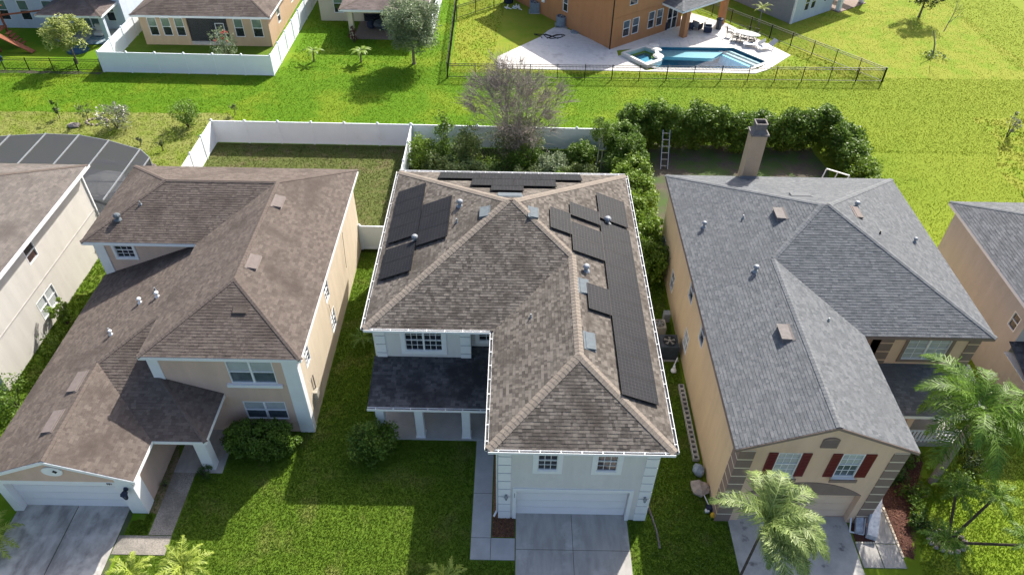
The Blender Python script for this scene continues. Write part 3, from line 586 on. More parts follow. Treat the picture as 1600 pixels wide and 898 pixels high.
# rails along the rows of panels
def roofvent(h, p, N, m, l=.75, w=.42, z=None, hh=.13, style='box', sl=SL):
    """slanted metal vent lying on a slope; N uphill plan direction"""
    mb = MB(); N = Vector((*N,0)).normalized(); U = Vector((N.y,-N.x,0)); nn = Vector((-N.x*sl,-N.y*sl,1)).normalized(); up = (N+Vector((0,0,sl))).normalized(); p = Vector(p)
    def q(u,v,d): return p+U*u+up*v+nn*d
    mb.hexa([q(-l/2,-w/2,.02),q(l/2,-w/2,.02),q(l/2,w/2,.02),q(-l/2,w/2,.02),q(-l/2,-w/2,hh),q(l/2,-w/2,hh),q(l/2,w/2,.05),q(-l/2,w/2,.05)])
    mb.hexa([q(-l/2-.05,-w/2-.04,.0),q(l/2+.05,-w/2-.04,.0),q(l/2+.05,w/2+.1,.0),q(-l/2-.05,w/2+.1,.0),q(-l/2-.05,-w/2-.04,.03),q(l/2+.05,-w/2-.04,.03),q(l/2+.05,w/2+.1,.03),q(-l/2-.05,w/2+.1,.03)])
    return mb.build('roof_vent', m, h)
def pipe(h, p, r=.05, l=.3, m='white', cowl=False):
    mb = MB(); p = Vector(p); mb.tube(p-Vector((0,0,.1)), p+Vector((0,0,l)), r, r, 8); mb.tube(p+Vector((0,0,.0)), p+Vector((0,0,.1)), r*2.2, r*1.1, 8)
    if cowl: mb.ball(p+Vector((0,0,l+.03)), (r*1.9,r*1.9,r*1.4), 8, 5)
    return mb.build('vent_pipe', m, h)
zE = lambda x: ZE+SL*(x1-x); zW = lambda x: ZE+SL*(x-x0)
for (x,y) in ((3.25,24.75),(3.3,21.35)): roofvent(H, (x,y,zE(x)), (-1,0), 'metal_blue', .95, .42)
roofvent(H, (.98,29.0,zE(.98)), (-1,0), 'metal_blue', .8, .42); roofvent(H, (-1.42,29.1,zW(-1.42)), (1,0), 'metal_blue', .8, .42); roofvent(H, (-.2,30.4,ZE+SL*(y1-30.4)), (0,-1), 'metal_blue', 1.2, .4)
pipe(H, (-2.72,30.35,zW(-2.72)), .09, .25, 'metal', True); pipe(H, (-2.8,29.0,zW(-2.8)), .04, .25, 'metal'); pipe(H, (-4.86,28.5,zW(-4.86)), .09, .3, 'metal', True); pipe(H, (4.85,30.38,zE(4.85)), .1, .3, 'metal', True)
pipe(H, (3.43,25.95,zE(3.43)), .09, .25, 'metal', True); pipe(H, (.85,23.35,ZE+SL*(.85-gx0)), .035, .22, 'metal'); pipe(H, (3.12,28.9,zE(3.12)), .04, .15, 'metal')
# ------------------------------------------------------------------ left house
H = root_house((-12.6,21.42), 'tan two storey house with white corner pilasters and a low garage wing')
HL = H; x0,x1,yw,y1,rx,yf = -22.0,-9.06,28.95,36.0,-16.11,21.22; hr = 3.525; xr = -12.585; yr = 32.475; zr = ZE+hr*SL
R = Roof(H, 'shingle_left', 'cap_left')
R.face((x0,yw),(1,0),ZE,SL,[[(x0,yw),(x0,y1),(x0+hr,yr)]]); R.face((x1,y1),(0,-1),ZE,SL,[[(x0,y1),(x1,y1),(xr,yr),(x0+hr,yr)]])
R.face((x1,yf),(-1,0),ZE,SL,[[(x1,yf),(x1,y1),(xr,yr),(xr,yf+hr)]]); R.face((x0,yw),(0,1),ZE,SL,[[(x0,yw),(rx,yw),(xr,yr),(x0+hr,yr)]])
R.face((rx,yf),(1,0),ZE,SL,[[(rx,yf),(xr,yf+hr),(xr,yr),(rx,yw)]]); R.face((rx,yf),(0,1),ZE,SL,[[(rx,yf),(x1,yf),(xr,yf+hr)]])
for a,b in (((x0,yw,ZE),(x0+hr,yr,zr)),((x0,y1,ZE),(x0+hr,yr,zr)),((x1,y1,ZE),(xr,yr,zr)),((x0+hr,yr,zr),(xr,yr,zr)),((xr,yf+hr,zr),(xr,yr,zr)),((rx,yf,ZE),(xr,yf+hr,zr)),((x1,yf,ZE),(xr,yf+hr,zr))): R.cap(a,b,w=.12)
R.finish(fascia=[(x0,yw,rx,yw,ZE),(rx,yf,x1,yf,ZE),(x1,yf,x1,y1,ZE),(x0,y1,x0,yw,ZE),(rx,yw,rx,yf,ZE),(x1,y1,x0,y1,ZE)], soffit=[(x0+.02,x1-.02,yw+.02,y1-.02,ZE-.16),(rx+.02,x1-.021,yf+.02,yw+.02,ZE-.161)])
S2 = .40; z2 = 2.75; gx = -18.605; gz = z2+3.255*S2
R = Roof(H, 'shingle_left', 'cap_left')
R.face((-21.86,16.75),(1,0),z2,S2,[[(-21.86,16.75),(gx,16.75),(gx,22.0),(-21.86,22.0)],[(-21.86,22.0),(gx,22.0),(-15.86,24.745),(-15.86,29.38),(-21.86,29.38)]])
R.face((-15.35,16.75),(-1,0),z2,S2,[[(-15.35,16.75),(-15.35,18.745),(gx,22.0),(gx,16.75)]])
R.face((-15.35,18.745),(0,1),z2,S2,[[(-15.35,18.745),(-13.05,18.745),(-15.72,21.415),(-15.86,21.415),(-18.02,21.415)],[(-18.02,21.415),(-15.86,21.415),(-15.86,24.745),(gx,22.0)]])
R.face((-13.05,18.745),(-1,0),z2,S2,[[(-13.05,18.745),(-13.05,21.41),(-15.72,21.415)]])
R.cap((gx,16.75,gz),(gx,22.0,gz),w=.12); R.cap((gx,22.0,gz),(-15.9,24.705,z2+5.96*S2),w=.12); R.cap((-13.05,18.745,z2),(-15.65,21.345,z2+2.6*S2),w=.1)
R.finish('garage_roof', fascia=[(-21.86,16.75,-21.86,29.38,z2),(-15.35,16.75,-15.35,18.745,z2),(-15.35,18.745,-13.05,18.745,z2),(-13.05,18.745,-13.05,21.4,z2)], soffit=[(-15.7,-13.1,18.8,21.4,z2-.17)])
rk = MB()
for s_ in (-1,1): rk.hexa([(gx+s_*3.255,16.72,z2-.19),(gx,16.72,gz-.19),(gx,16.76,gz-.19),(gx+s_*3.255,16.76,z2-.19),(gx+s_*3.255,16.72,z2-.01),(gx,16.72,gz-.01),(gx,16.76,gz-.01),(gx+s_*3.255,16.76,z2-.01)])
rk.build('rake_board','white',H)
fg = FS(16.93); wall(H, fg, -21.5, -15.7, 0, 2.38, 'white', [(-21.1,-16.38,0,2.12)], dep=.35); g = MB(); g.poly([fg.p(-21.5,2.38),fg.p(-15.7,2.38),fg.p(-15.7,2.66),fg.p(gx,3.92),fg.p(-21.5,2.66)]); g.build('gable_wall','stucco_tan',H)
B(-16.3,-15.68,16.9,16.928,2.381,2.62).build('trim','white',H)
garage_door(H, fg, -21.1, -16.38, 2.1, 'door_white', 4, None, dep=.33)
ov = MB(); pts = [(gx+.43*math.cos(a),3.13+.30*math.sin(a)) for a in [2*math.pi*k/24 for k in range(24)]]; ov.poly([fg.p(u,z,.05) for u,z in pts])
for k in range(24): (a,b),(c,d) = pts[k], pts[(k+1)%24]; ov.poly([fg.p(a,b,0),fg.p(c,d,0),fg.p(c,d,.05),fg.p(a,b,.05)])
ov = ov.build('gable_vent','white',H); q = MB(); q.poly([fg.p(gx+.12,3.26,.056),fg.p(gx,3.14,.056),fg.p(gx+.12,3.02,.056),fg.p(gx+.24,3.14,.056)]); q.build('vent_opening','dark',ov)
text('981', .17, fg, -16.58, 2.26, .02, 'black', H); lantern(H, fg, -16.0, 1.75, 'navy', 1.6)
wall(H, FE(-15.7), 16.93, 21.4, 0, 2.6, 'stucco_tan'); B(-15.698,-15.66,16.9,17.55,0,2.6).build('pilaster','white',H); wall(H, FW(-21.5), 16.93, 29.4, 0, 2.6, 'stucco_tan')
fm_ = FS(21.42); wall(H, fm_, -15.86, -9.4, 0, 5.19, 'stucco_tan', [(-12.5,-10.45,3.52,4.97),(-12.35,-10.4,.95,2.22)])
wall(H, FE(-9.4), 21.42, 35.5, 0, 5.19, 'stucco_tan_sunlit', [(22.5,23.2,3.3,4.5),(26.9,27.7,3.2,4.4),(27.0,27.9,.95,2.2)]); wall(H, FW(-15.86), 21.42, 29.4, 2.4, 5.19, 'stucco_tan'); wall(H, FS(29.4), -21.7, -15.86, 2.3, 5.19, 'stucco_tan', [(-20.72,-19.75,4.0,4.97)]); wall(H, FW(-21.7), 29.4, 35.5, 0, 5.19, 'stucco_tan'); wall(H, FN(35.5), -21.7, -9.4, 0, 5.19, 'stucco_tan')
window(H, fm_, -12.5, -10.45, 3.52, 4.97, 2, (1,1), gu='glass_blind', gl='glass_mid', sill=.22); window(H, fm_, -12.35, -10.4, .95, 2.22, 2, (1,1), gu='glass_blind', gl='glass_mid'); window(H, FS(29.4), -20.72, -19.75, 4.0, 4.97, 1, (3,2), trim=.12)
window(H, FE(-9.4), 22.5, 23.2, 3.3, 4.5, 1, (2,2)); window(H, FE(-9.4), 26.9, 27.7, 3.2, 4.4, 1, (2,2)); window(H, FE(-9.4), 27.0, 27.9, .95, 2.2, 1, (2,2), gl='glass_mid', gu='glass_blind')
for a,b in ((-10.03,-9.36),(-15.9,-15.42)): B(a,b,21.38,21.419,0 if a > -12 else 3.0,5.16).build('pilaster','white',H)
B(-9.399,-9.36,21.42,21.75,0,5.16).build('pilaster','white',H); B(-21.74,-21.2,29.36,29.399,2.4,5.16).build('pilaster','white',H)
B(-13.95,-13.42,19.15,19.6,0,2.57).build('porch_column','white',H); B(-15.69,-13.3,18.95,19.1,2.35,2.57).build('porch_beam','white',H)
dn = MB(); dn.bar((-9.33,22.75,2.6),(-9.33,22.75,.9),.05,.05,(0,1,0)); dn.bar((-9.33,27.05,3.1),(-9.33,27.3,1.2),.02,.02,(0,1,0)); dn.bar((-9.33,31.6,4.2),(-9.33,31.2,2.0),.02,.02,(0,1,0)); dn.build('cable_conduit','vent_grey',H); fpiece('meter_box','ac_beige',H,FE(-9.4),22.4,22.75,1.2,1.7,.002,.2)
for (x,y) in ((-12.13,30.9),(-12.1,26.1)): roofvent(H, (x,y,ZE+SL*(x1-x)), (-1,0), 'vent_pink', .95, .42)
roofvent(H, (-12.05,23.3,ZE+SL*(23.3-yf)), (0,1), 'shingle_left', .6, .3, hh=.08); pipe(H,(-20.4,30.2,ZE+SL*(30.2-yw)),.10,.22,'metal_blue',True); pipe(H,(-19.45,31.05,ZE+SL*(31.05-yw)),.04,.2,'metal')
zl = lambda x: z2+S2*(x+21.86)
for (x,y) in ((-19.12,21.0),(-19.2,18.85)): roofvent(H, (x,y,zl(x)), (1,0), 'vent_pink', 1.15, .42)
for (x,y,r,c) in ((-18.04,25.7,.06,1),(-17.1,25.75,.06,1),(-17.45,26.3,.04,0),(-18.75,23.8,.05,1),(-19.0,24.1,.04,0)): pipe(H,(x,y,zl(x)),r,.22,'white' if c else 'metal',bool(c))
# ------------------------------------------------------------------ right house
H = root_house((15,17.09), 'sand coloured two storey house with grey shingle roof, red shutters and brown quoins')
HR = H; x0,x1,y0,y1 = 8.78,21.88,23.25,36.0; gx1,gy = 15.93,16.98; A = (15.155,29.625); Bp = (15.505,29.625); J = (12.355,26.825); zt = ZE+6.375*SL; zj = ZE+3.575*SL; xc = 12.355
R = Roof(H, 'shingle_grey', 'cap_grey')
R.face((x1,y1),(0,-1),ZE,SL,[[(x0,y1),(x1,y1),Bp,A]]); R.face((x1,y0),(-1,0),ZE,SL,[[(x1,y0),(x1,y1),Bp]]); R.face((gx1,y0),(0,1),ZE,SL,[[(gx1,y0),(x1,y0),Bp,A,J]])
R.face((x0,gy),(1,0),ZE,SL,[[(x0,gy),(xc,gy),J,(x0,26.825)],[(x0,26.825),J,A,(x0,y1)]]); R.face((gx1,gy),(-1,0),ZE,SL,[[(gx1,gy),(gx1,y0),J,(xc,gy)]])
for a,b in (((x0,y1,ZE),(*A,zt)),((x1,y1,ZE),(*Bp,zt)),((x1,y0,ZE),(*Bp,zt)),((*J,zj),(*A,zt)),((xc,gy,zj),(*J,zj))): R.cap(a,b,w=.13)
R.finish(fascia=[(x0,gy,x0,y1,ZE),(gx1,gy,gx1,y0,ZE),(gx1,y0,x1,y0,ZE),(x1,y0,x1,y1,ZE),(x1,y1,x0,y1,ZE)], soffit=[(x0+.02,x1-.02,y0+.02,y1-.02,ZE-.16),(x0+.021,gx1-.02,17.3,y0+.02,ZE-.161)], fm='stucco_brown')
PR = Roof(H, 'shingle_slate', 'cap_grey'); PR.face((15.67,20.95),(0,1),2.6,.22,[[(15.67,20.95),(21.75,20.95),(21.75,23.6),(15.67,23.6)]]); PR.finish('porch_roof', fascia=[(15.67,20.95,21.75,20.95,2.6),(21.75,20.95,21.75,23.6,2.62)], soffit=[(15.7,21.7,21.0,23.55,2.48)])
rk = MB()
for s_ in (-1,1): rk.hexa([(xc+s_*3.575,gy-.03,ZE-.15),(xc,gy-.03,zj-.15),(xc,gy+.0,zj-.15),(xc+s_*3.575,gy+.0,ZE-.15),(xc+s_*3.575,gy-.03,ZE+.0),(xc,gy-.03,zj+.0),(xc,gy,zj+.0),(xc+s_*3.575,gy,ZE+.0)])
rk.build('rake_board','stucco_brown',H)
f = FS(17.09); wall(H, f, 9.05, 15.66, 0, 5.19, 'stucco_sand', [(10.0,14.75,0,2.12),(10.57,11.5,3.5,5.03),(13.1,13.98,3.5,5.03)], dep=.32)
g = MB(); g.poly([f.p(9.05,5.19),f.p(15.66,5.19),f.p(15.66,5.33),f.p(xc,6.75),f.p(9.05,5.33)]); g.build('gable_wall','stucco_sand',H)
garage_door(H, f, 10.0, 14.75, 2.1, 'door_sand', 4, None, dep=.3)
def arch(h, fr, u0, u1, z0, z1, m, d0, d1, name, seg=14, base=None):
    mb = MB(); c = (u0+u1)/2; w = (u1-u0)/2; hh = z1-z0; r = (w*w+hh*hh)/(2*hh); top = [(c+r*math.sin(a), z1-r+r*math.cos(a)) for a in [(-1+2*k/seg)*math.asin(min(1,w/r)) for k in range(seg+1)]]
    pts = ([(u0,base),(u1,base)] if base is not None else [])+[(u,max(z,z0)) for u,z in reversed(top)]
    mb.poly([fr.p(u,z,d1) for u,z in pts])
    for k in range(len(pts)): (a,b),(e,g_) = pts[k], pts[(k+1)%len(pts)]; mb.poly([fr.p(a,b,d0),fr.p(e,g_,d0),fr.p(e,g_,d1),fr.p(a,b,d1)])
    return mb.build(name, m, h)
arch(H, f, 9.85, 14.72, 2.16, 3.05, 'stucco_brown', .001, .03, 'arch_panel'); av = arch(H, f, 12.04, 12.68, 5.95, 6.08, 'stucco_brown', .001, .05, 'gable_vent', 8, 5.45)
for k in range(5): fpiece('louver','stucco_brown',av,f,12.08,12.64,5.5+k*.09,5.54+k*.09,.051,.065)
for a,b,gm in ((10.57,11.5,'glass_blind'),(13.1,13.98,'glass_mid')):
    window(H, f, a, b, 3.5, 5.03, 1, (3,2), gu='glass_blind', gl=gm, sill=.02)
    fpiece('sill','stucco_brown',H,f,a-.12,b+.12,3.28,3.46,.121,.16)
for u0_,u1_ in ((10.19,10.55),(11.52,11.88),(12.7,13.08),(14.0,14.42)):
    s_ = fpiece('shutter','red',H,f,u0_,u1_,3.5,5.05,.002,.045)
    for k in range(14): fpiece('louver','red',HR,f,u0_+.05,u1_-.05,3.58+k*.1,3.63+k*.1,.046,.06)
bq = 'stucco_brown'
quoins(H, f, 9.05, 9.64, 0, 5.16, 9, bq, 'mortar', gap=.075); quoins(H, f, 15.05, 15.66, 0, 5.16, 9, bq, 'mortar', gap=.075); quoins(H, FW(9.05), 17.05, 17.68, 0, 5.16, 9, bq, 'mortar', gap=.075)
wall(H, FW(9.05), 17.09, 35.5, 0, 5.19, 'stucco_gold', [(24.0,24.8,3.5,4.7),(27.0,27.8,3.5,4.7),(26.0,26.9,.9,2.1),(30.7,31.5,.9,2.1),(34.2,34.9,.8,1.9)])
window(H, FW(9.05), 24.0, 24.8, 3.5, 4.7, 1, (1,1)); window(H, FW(9.05), 27.0, 27.8, 3.5, 4.7, 1, (1,1)); window(H, FW(9.05), 26.0, 26.9, .9, 2.1, 1, (2,1), gu='glass_blind'); window(H, FW(9.05), 30.7, 31.5, .9, 2.1, 1, (2,1)); window(H, FW(9.05), 34.2, 34.9, .8, 1.9, 1, (2,1))
wall(H, FE(15.66), 17.09, 24.2, 0, 5.19, 'stucco_sand'); f2 = FS(23.6); wall(H, f2, 17.02, 21.6, 0, 5.19, 'stucco_sand', [(18.32,20.3,3.5,4.97)]); wall(H, FS(24.2), 15.66, 17.05, 0, 5.19, 'stucco_sand', [(15.9,16.6,3.4,4.9)])
window(H, f2, 18.32, 20.3, 3.5, 4.97, 2, (2,2), trim=.15, tm='stucco_brown', gu='glass_blind', gl='glass_blind'); window(H, FS(24.2), 15.9, 16.6, 3.4, 4.9, 1, (1,1), gu='glass_warm', fm='stucco_brown')
quoins(H, f2, 17.02, 17.62, 2.9, 5.16, 4, bq, 'stucco_sand', gap=.07); quoins(H, f2, 21.05, 21.6, 2.9, 5.16, 4, bq, 'stucco_sand', gap=.07)
wall(H, FE(21.6), 23.6, 35.5, 0, 5.19, 'stucco_sand'); wall(H, FN(35.5), 9.05, 21.6, 0, 5.19, 'stucco_sand')
B(15.7,21.7,21.2,23.6,-.03,.3).build('porch_floor','concrete',H)
rl = MB(); rl.box(18.6,21.3,21.22,21.28,1.12,1.18); rl.box(18.6,21.3,21.22,21.28,.42,.48)
rl = rl.build('railing','white',H)
for k in range(15): fpiece('picket','white',rl,FS(21.25),18.65+k*.18,18.74+k*.18,.30,1.12,-.02,.02)
for x in (18.3,21.35): B(x,x+.3,21.15,21.45,.3,2.478).build('porch_column','stucco_sand',H)
c = MB(); c.box(13.0,13.84,35.46,36.25,2.0,8.32); c = c.build('chimney','stucco_peach',H)
cp = MB(); cp.box(12.93,13.91,35.40,36.31,8.32,8.42); cp.hexa([(13.0,35.46,8.42),(13.84,35.46,8.42),(13.84,36.25,8.42),(13.0,36.25,8.42),(13.12,35.6,8.62),(13.72,35.6,8.62),(13.72,36.1,8.62),(13.12,36.1,8.62)]); cp.build('chimney_flashing','vent_grey',c)
cp = MB()
for a in ((13.12,13.72,35.58,35.61),(13.12,13.72,36.11,36.14),(13.12,13.15,35.61,36.11),(13.69,13.72,35.61,36.11)): cp.box(*a,8.60,8.95)
for a in ((13.09,13.75,35.55,35.62),(13.09,13.75,36.1,36.17),(13.09,13.16,35.62,36.1),(13.68,13.75,35.62,36.1)): cp.box(*a,8.951,8.99)
cp.box(13.16,13.68,35.62,36.1,8.75,8.77); cp.build('chimney_cap','vent_grey',c)
fl = MB(); fl.hexa([(12.9,35.3,5.62),(13.94,35.3,5.62),(13.94,35.46,5.56),(12.9,35.46,5.56),(12.9,35.3,5.66),(13.94,35.3,5.66),(13.94,35.46,5.75),(12.9,35.46,5.75)]); fl.build('flashing','cap_grey',H)
zw = lambda x: ZE+SL*(x-x0); ze_ = lambda x: ZE+SL*(x1-x)
roofvent(H,(13.3,29.75,zw(13.3)),(1,0),'vent_grey',.9,.42,hh=.26); roofvent(H,(11.72,22.1,zw(11.72)),(1,0),'vent_grey',.9,.42,hh=.26); roofvent(H,(17.15,29.9,ze_(17.15)),(-1,0),'vent_pink',.9,.3); roofvent(H,(14.75,31.4,ZE+SL*(y1-31.4)),(0,-1),'cap_grey',1.0,.4)
pipe(H,(9.9,30.5,zw(9.9)),.07,.25,'metal',True); pipe(H,(11.44,26.3,zw(11.44)),.08,.25,'metal',True); pipe(H,(11.72,30.3,zw(11.72)),.035,.2,'metal'); pipe(H,(17.4,30.6,ze_(17.4)),.08,.2,'metal',True); pipe(H,(20.3,29.3,ze_(20.3)),.06,.2,'metal',True); pipe(H,(14.1,23.4,ZE+SL*(gx1-14.1)),.035,.18,'metal'); pipe(H,(18.0,28.7,ze_(18.0)),.03,.2,'black')
# ------------------------------------------------------------------ houses at the frame's left and right edges
H = root_house((-30,24), 'putty coloured two storey house cut by the left edge of the picture'); x0,x1,y0,y1 = -38,-24.75,23.2,36.0; h = 6.4
R = Roof(H,'shingle_far_left','cap_left'); A = (x0+h,29.6); Bp = (x1-h,29.6); zt = ZE+h*SL
R.face((x1,y0),(-1,0),ZE,SL,[[(x1,y0),(x1,y1),Bp]],wid=.3); R.face((x1,y1),(0,-1),ZE,SL,[[(x0,y1),(x1,y1),Bp,A]]); R.face((x0,y0),(0,1),ZE,SL,[[(x0,y0),(x1,y0),Bp,A]]); R.face((x0,y0),(1,0),ZE,SL,[[(x0,y0),(x0,y1),A]])
for a in (((x1,y0,ZE),(*Bp,zt)),((x1,y1,ZE),(*Bp,zt)),((*A,zt),(*Bp,zt))): R.cap(*a,w=.12)
R.finish(fascia=[(x1,y0,x1,y1,ZE),(x1,y1,x0,y1,ZE),(x0,y0,x1,y0,ZE)], soffit=[(x0,x1-.02,y0+.02,y1-.02,ZE-.16)]); gutter(H,(x1,y0),(x1,y1),(1,0),ZE+.02,2.)
f = FE(-25.2); wall(H,f,23.6,35.6,0,5.19,'stucco_putty',[(28.9,29.8,3.75,4.75),(27.9,29.6,.7,1.9)]); wall(H,FS(23.6),-37.6,-25.2,0,5.19,'stucco_putty'); wall(H,FN(35.6),-37.6,-25.2,0,5.19,'stucco_putty')
window(H,f,28.9,29.8,3.75,4.75,1,(1,1),gu='glass_dark',gl='glass_warm'); window(H,f,27.9,29.6,.7,1.9,2,(1,1),gu='glass_blind'); B(-25.199,-25.17,23.6,35.6,2.5,2.56).build('trim_band','stucco_mocha',H)
B(-25.22,-25.12,35.62,35.72,0,5.1).build('downspout','white',H)
H = root_house((30,25.2), 'mocha coloured two storey house cut by the right edge of the picture'); x0,x1,y0,y1 = 24.33,37.4,21.5,33.85; h = 6.175
R = Roof(H,'shingle_slate','cap_grey'); y0 = 24.9; A = (x0+4.475,29.375); Bp = (x1-4.475,29.375); zt = ZE+4.475*SL
R.face((x0,y0),(1,0),ZE,SL,[[(x0,y0),(x0,y1),A]],wid=.3); R.face((x1,y1),(0,-1),ZE,SL,[[(x0,y1),(x1,y1),Bp,A]]); R.face((x0,y0),(0,1),ZE,SL,[[(x0,y0),(x1,y0),Bp,A]]); R.face((x1,y0),(-1,0),ZE,SL,[[(x1,y0),(x1,y1),Bp]])
for a in (((x0,y0,ZE),(*A,zt)),((x0,y1,ZE),(*A,zt)),((*A,zt),(*Bp,zt))): R.cap(*a,w=.12)
R.finish(fascia=[(x0,y0,x0,y1,ZE),(x0,y1,x1,y1,ZE),(x0,y0,x1,y0,ZE)], soffit=[(x0+.02,x1,y0+.02,y1-.02,ZE-.16)], fm='white')
f = FW(24.7); wall(H,f,25.2,33.5,0,5.19,'stucco_mocha',[(25.6,26.2,3.4,4.3)]); window(H,f,25.6,26.2,3.4,4.3,1,(1,1)); wall(H,FS(25.2),24.7,37,0,5.19,'stucco_mocha'); wall(H,FN(33.5),24.7,37,0,5.19,'stucco_mocha')
PR = Roof(H,'shingle_charcoal','cap_grey'); PR.face((24.4,22.6),(0,1),2.6,.22,[[(24.4,22.6),(36,22.6),(36,25.2),(24.4,25.2)]]); PR.finish('porch_roof',fascia=[(24.4,22.6,36,22.6,2.6)],soffit=[(24.45,36,22.65,25.15,2.48)]); wall(H,FW(24.7),22.9,25.2,0,2.45,'stucco_mocha')
# ------------------------------------------------------------------ fences
def vinyl(a, b, label, n=None, h=1.8, name='white_fence', group=None, ends=(1,1)):
    a = Vector((*a,0)); b = Vector((*b,0)); d = b-a; n = n or max(1, round(d.length/2.4)); rot = math.atan2(d.y,d.x); e = empty(name, a, label, 'fence', group); st = d.length/n; u = d.normalized(); nn = Vector((-u.y,u.x,0))
    for k in range(n):
        c = a+d*((k+.5)/n); p = link('fence_panel', unit('white_vinyl'), None, e, c+Vector((0,0,h/2)), (0,0,rot), (st-.13,.03,h-.1))
        fr = Fr(c-u*(st/2), u, nn)
        for z0,z1 in ((h-.14,h-.0),(.03,.17)): fpiece('rail','white_vinyl',e,fr,.065,st-.065,z0,z1,-.035,.035)
    for k in range(0 if ends[0] else 1, n+(1 if ends[1] else 0)):
        c = a+d*(k/n); ps = link('post', unit('white_vinyl'), None, e, c+Vector((0,0,(h+.05)/2)), (0,0,rot), (.13,.13,h+.05))
        cm = MB(); cm.hexa([(-.085,-.085,0),(.085,-.085,0),(.085,.085,0),(-.085,.085,0),(-.03,-.03,.09),(.03,-.03,.09),(.03,.03,.09),(-.03,.03,.09)]); q = link('post_cap', cm.mesh('post_cap'), 'white_vinyl', e, c+Vector((0,0,h+.05)), (0,0,rot))
    return e
vinyl((-22.15,47.5),(-7.6,47.45),'white vinyl fence along the back of the fenced empty lawn behind the tan house', 6)
vinyl((-22.2,36.2),(-22.15,47.5),'white vinyl side fence next to the round dry shrubs yard', 5, ends=(1,0))
vinyl((-7.55,47.45),(6.9,47.3),'white vinyl fence behind the overgrown bed and bare tree', 6, ends=(0,1))
vinyl((-7.55,35.4),(-7.55,47.4),'white vinyl dividing fence running back from the gate, seen edge on', 5, ends=(1,1))
g = vinyl((-9.33,35.3),(-7.65,35.3),'small white vinyl gate between the tan house and the solar roofed house', 1, name='fence_gate')
vinyl((-35.2,58.5),(-20.65,58.35),'long white vinyl fence along the back of the peach coloured house', 6)
vinyl((-35.2,58.55),(-35.35,73.5),'white vinyl fence between the peach house and the pale blue house', 6, ends=(0,1))
vinyl((-20.65,58.4),(-20.4,80),'white vinyl fence between the peach house and the cream house', 9, ends=(0,1))
vinyl((-7.9,66),(-7.7,82),'white vinyl fence beside the cream house patio, top of the picture', 6)
def iron(a, b, label, st=2.3, h=1.3, name='metal_fence'):
    a = Vector((*a,0)); b = Vector((*b,0)); d = b-a; n = round(d.length/st); u = d.normalized(); e = empty(name, a, label, 'fence'); fr = Fr(a, u, (-u.y,u.x,0)); L = d.length
    for k in range(n+1): fpiece('post','black',e,fr,k*L/n-.03,k*L/n+.03,0,h+.06,-.03,.03)
    for z in (h-.03,h-.2,.12): fpiece('rail','black',e,fr,.03,L-.03,z,z+.035,-.018,.018)
    mb = MB(); m = int(L/.12)
    for k in range(1,m): mb.bar(fr.p(k*L/m,.05), fr.p(k*L/m,h), .017,.017,tuple(u))
    mb.build('pickets','black',e)['kind'] = 'stuff'; return e
iron((-5.8,58.5),(31.55,59.1),'black metal picket fence in front of the pool'); iron((31.5,59.15),(16.5,76.5),'black metal picket fence slanting behind the pool terrace'); iron((-5.85,58.6),(-6.25,80),'black metal picket fence seen edge on beside the cream house lawn', 2.2)
iron((-50,58.55),(-35.35,58.55),'low black metal fence in front of the red wooden playset', 2.15, 1.1); iron((-5.9,71),(1.2,77.5),'short black fence run reaching the orange house wall', 2.2)
# ------------------------------------------------------------------ houses of the back row
def simple_hip(h, x0,x1,y0,y1,z,shm,capm,sl=SL,expo=.2,wid=.4,fr=None,name='roof',fm='white'):
    """hip roof; fr maps local plan to world"""
    w, d = x1-x0, y1-y0; hf = min(w,d)/2; fr = fr or (lambda x,y: (x,y)); R = Roof(h,shm,capm)
    if w >= d: A = (x0+hf,y0+hf); Bq = (x1-hf,y0+hf); fs = [((x0,y0),(0,1),[(x0,y0),(x1,y0),Bq,A]),((x1,y1),(0,-1),[(x0,y1),(x1,y1),Bq,A]),((x0,y0),(1,0),[(x0,y0),(x0,y1),A]),((x1,y0),(-1,0),[(x1,y0),(x1,y1),Bq])]
    else: A = (x0+hf,y0+hf); Bq = (x0+hf,y1-hf); fs = [((x0,y0),(0,1),[(x0,y0),(x1,y0),A]),((x1,y1),(0,-1),[(x0,y1),(x1,y1),Bq]),((x0,y0),(1,0),[(x0,y0),(x0,y1),Bq,A]),((x1,y0),(-1,0),[(x1,y0),(x1,y1),Bq,A])]
    o = Vector(fr(0,0))
    for p0,N,P in fs: n2 = Vector(fr(*N))-o; R.face(fr(*p0),(n2.x,n2.y),z,sl,[[fr(*q) for q in P]],expo,wid)
    zt = z+hf*sl
    for c in ((x0,y0,A),(x0,y1,A if w >= d else Bq),(x1,y0,Bq if w >= d else A),(x1,y1,Bq)): R.cap((*fr(c[0],c[1]),z),(*fr(*c[2]),zt),step=.4,w=.13)
    if A != Bq: R.cap((*fr(*A),zt),(*fr(*Bq),zt),step=.4,w=.13)
    q = [fr(x0,y0),fr(x1,y0),fr(x1,y1),fr(x0,y1)]
    rf = R.finish(name, fascia=[(*q[k],*q[(k+1)%4],z) for k in range(4)], fm=fm)
    s_ = MB(); s_.poly([(*p,z-.17) for p in q]); s_.build('soffit',fm,rf); return rf
H = empty('one_storey_house', (-28,64.1,0), 'peach one storey house with a dark screened porch and three green tinted windows', 'house')
f = FS(64.1); wall(H,f,-33.7,-22.2,0,2.75,'stucco_peach',[(-33.0,-32.2,.85,2.5),(-31.8,-31.0,.85,2.5),(-30.6,-29.8,.85,2.5),(-29.5,-25.9,.05,2.5),(-25.3,-24.5,.85,2.5),(-23.7,-22.8,.85,2.5)],dep=.3); wall(H,FE(-22.2),64.1,84,0,2.75,'stucco_peach',[(67,67.9,.9,2.2),(72,73,.9,2.2)]); wall(H,FW(-33.7),64.1,84,0,2.75,'stucco_peach')
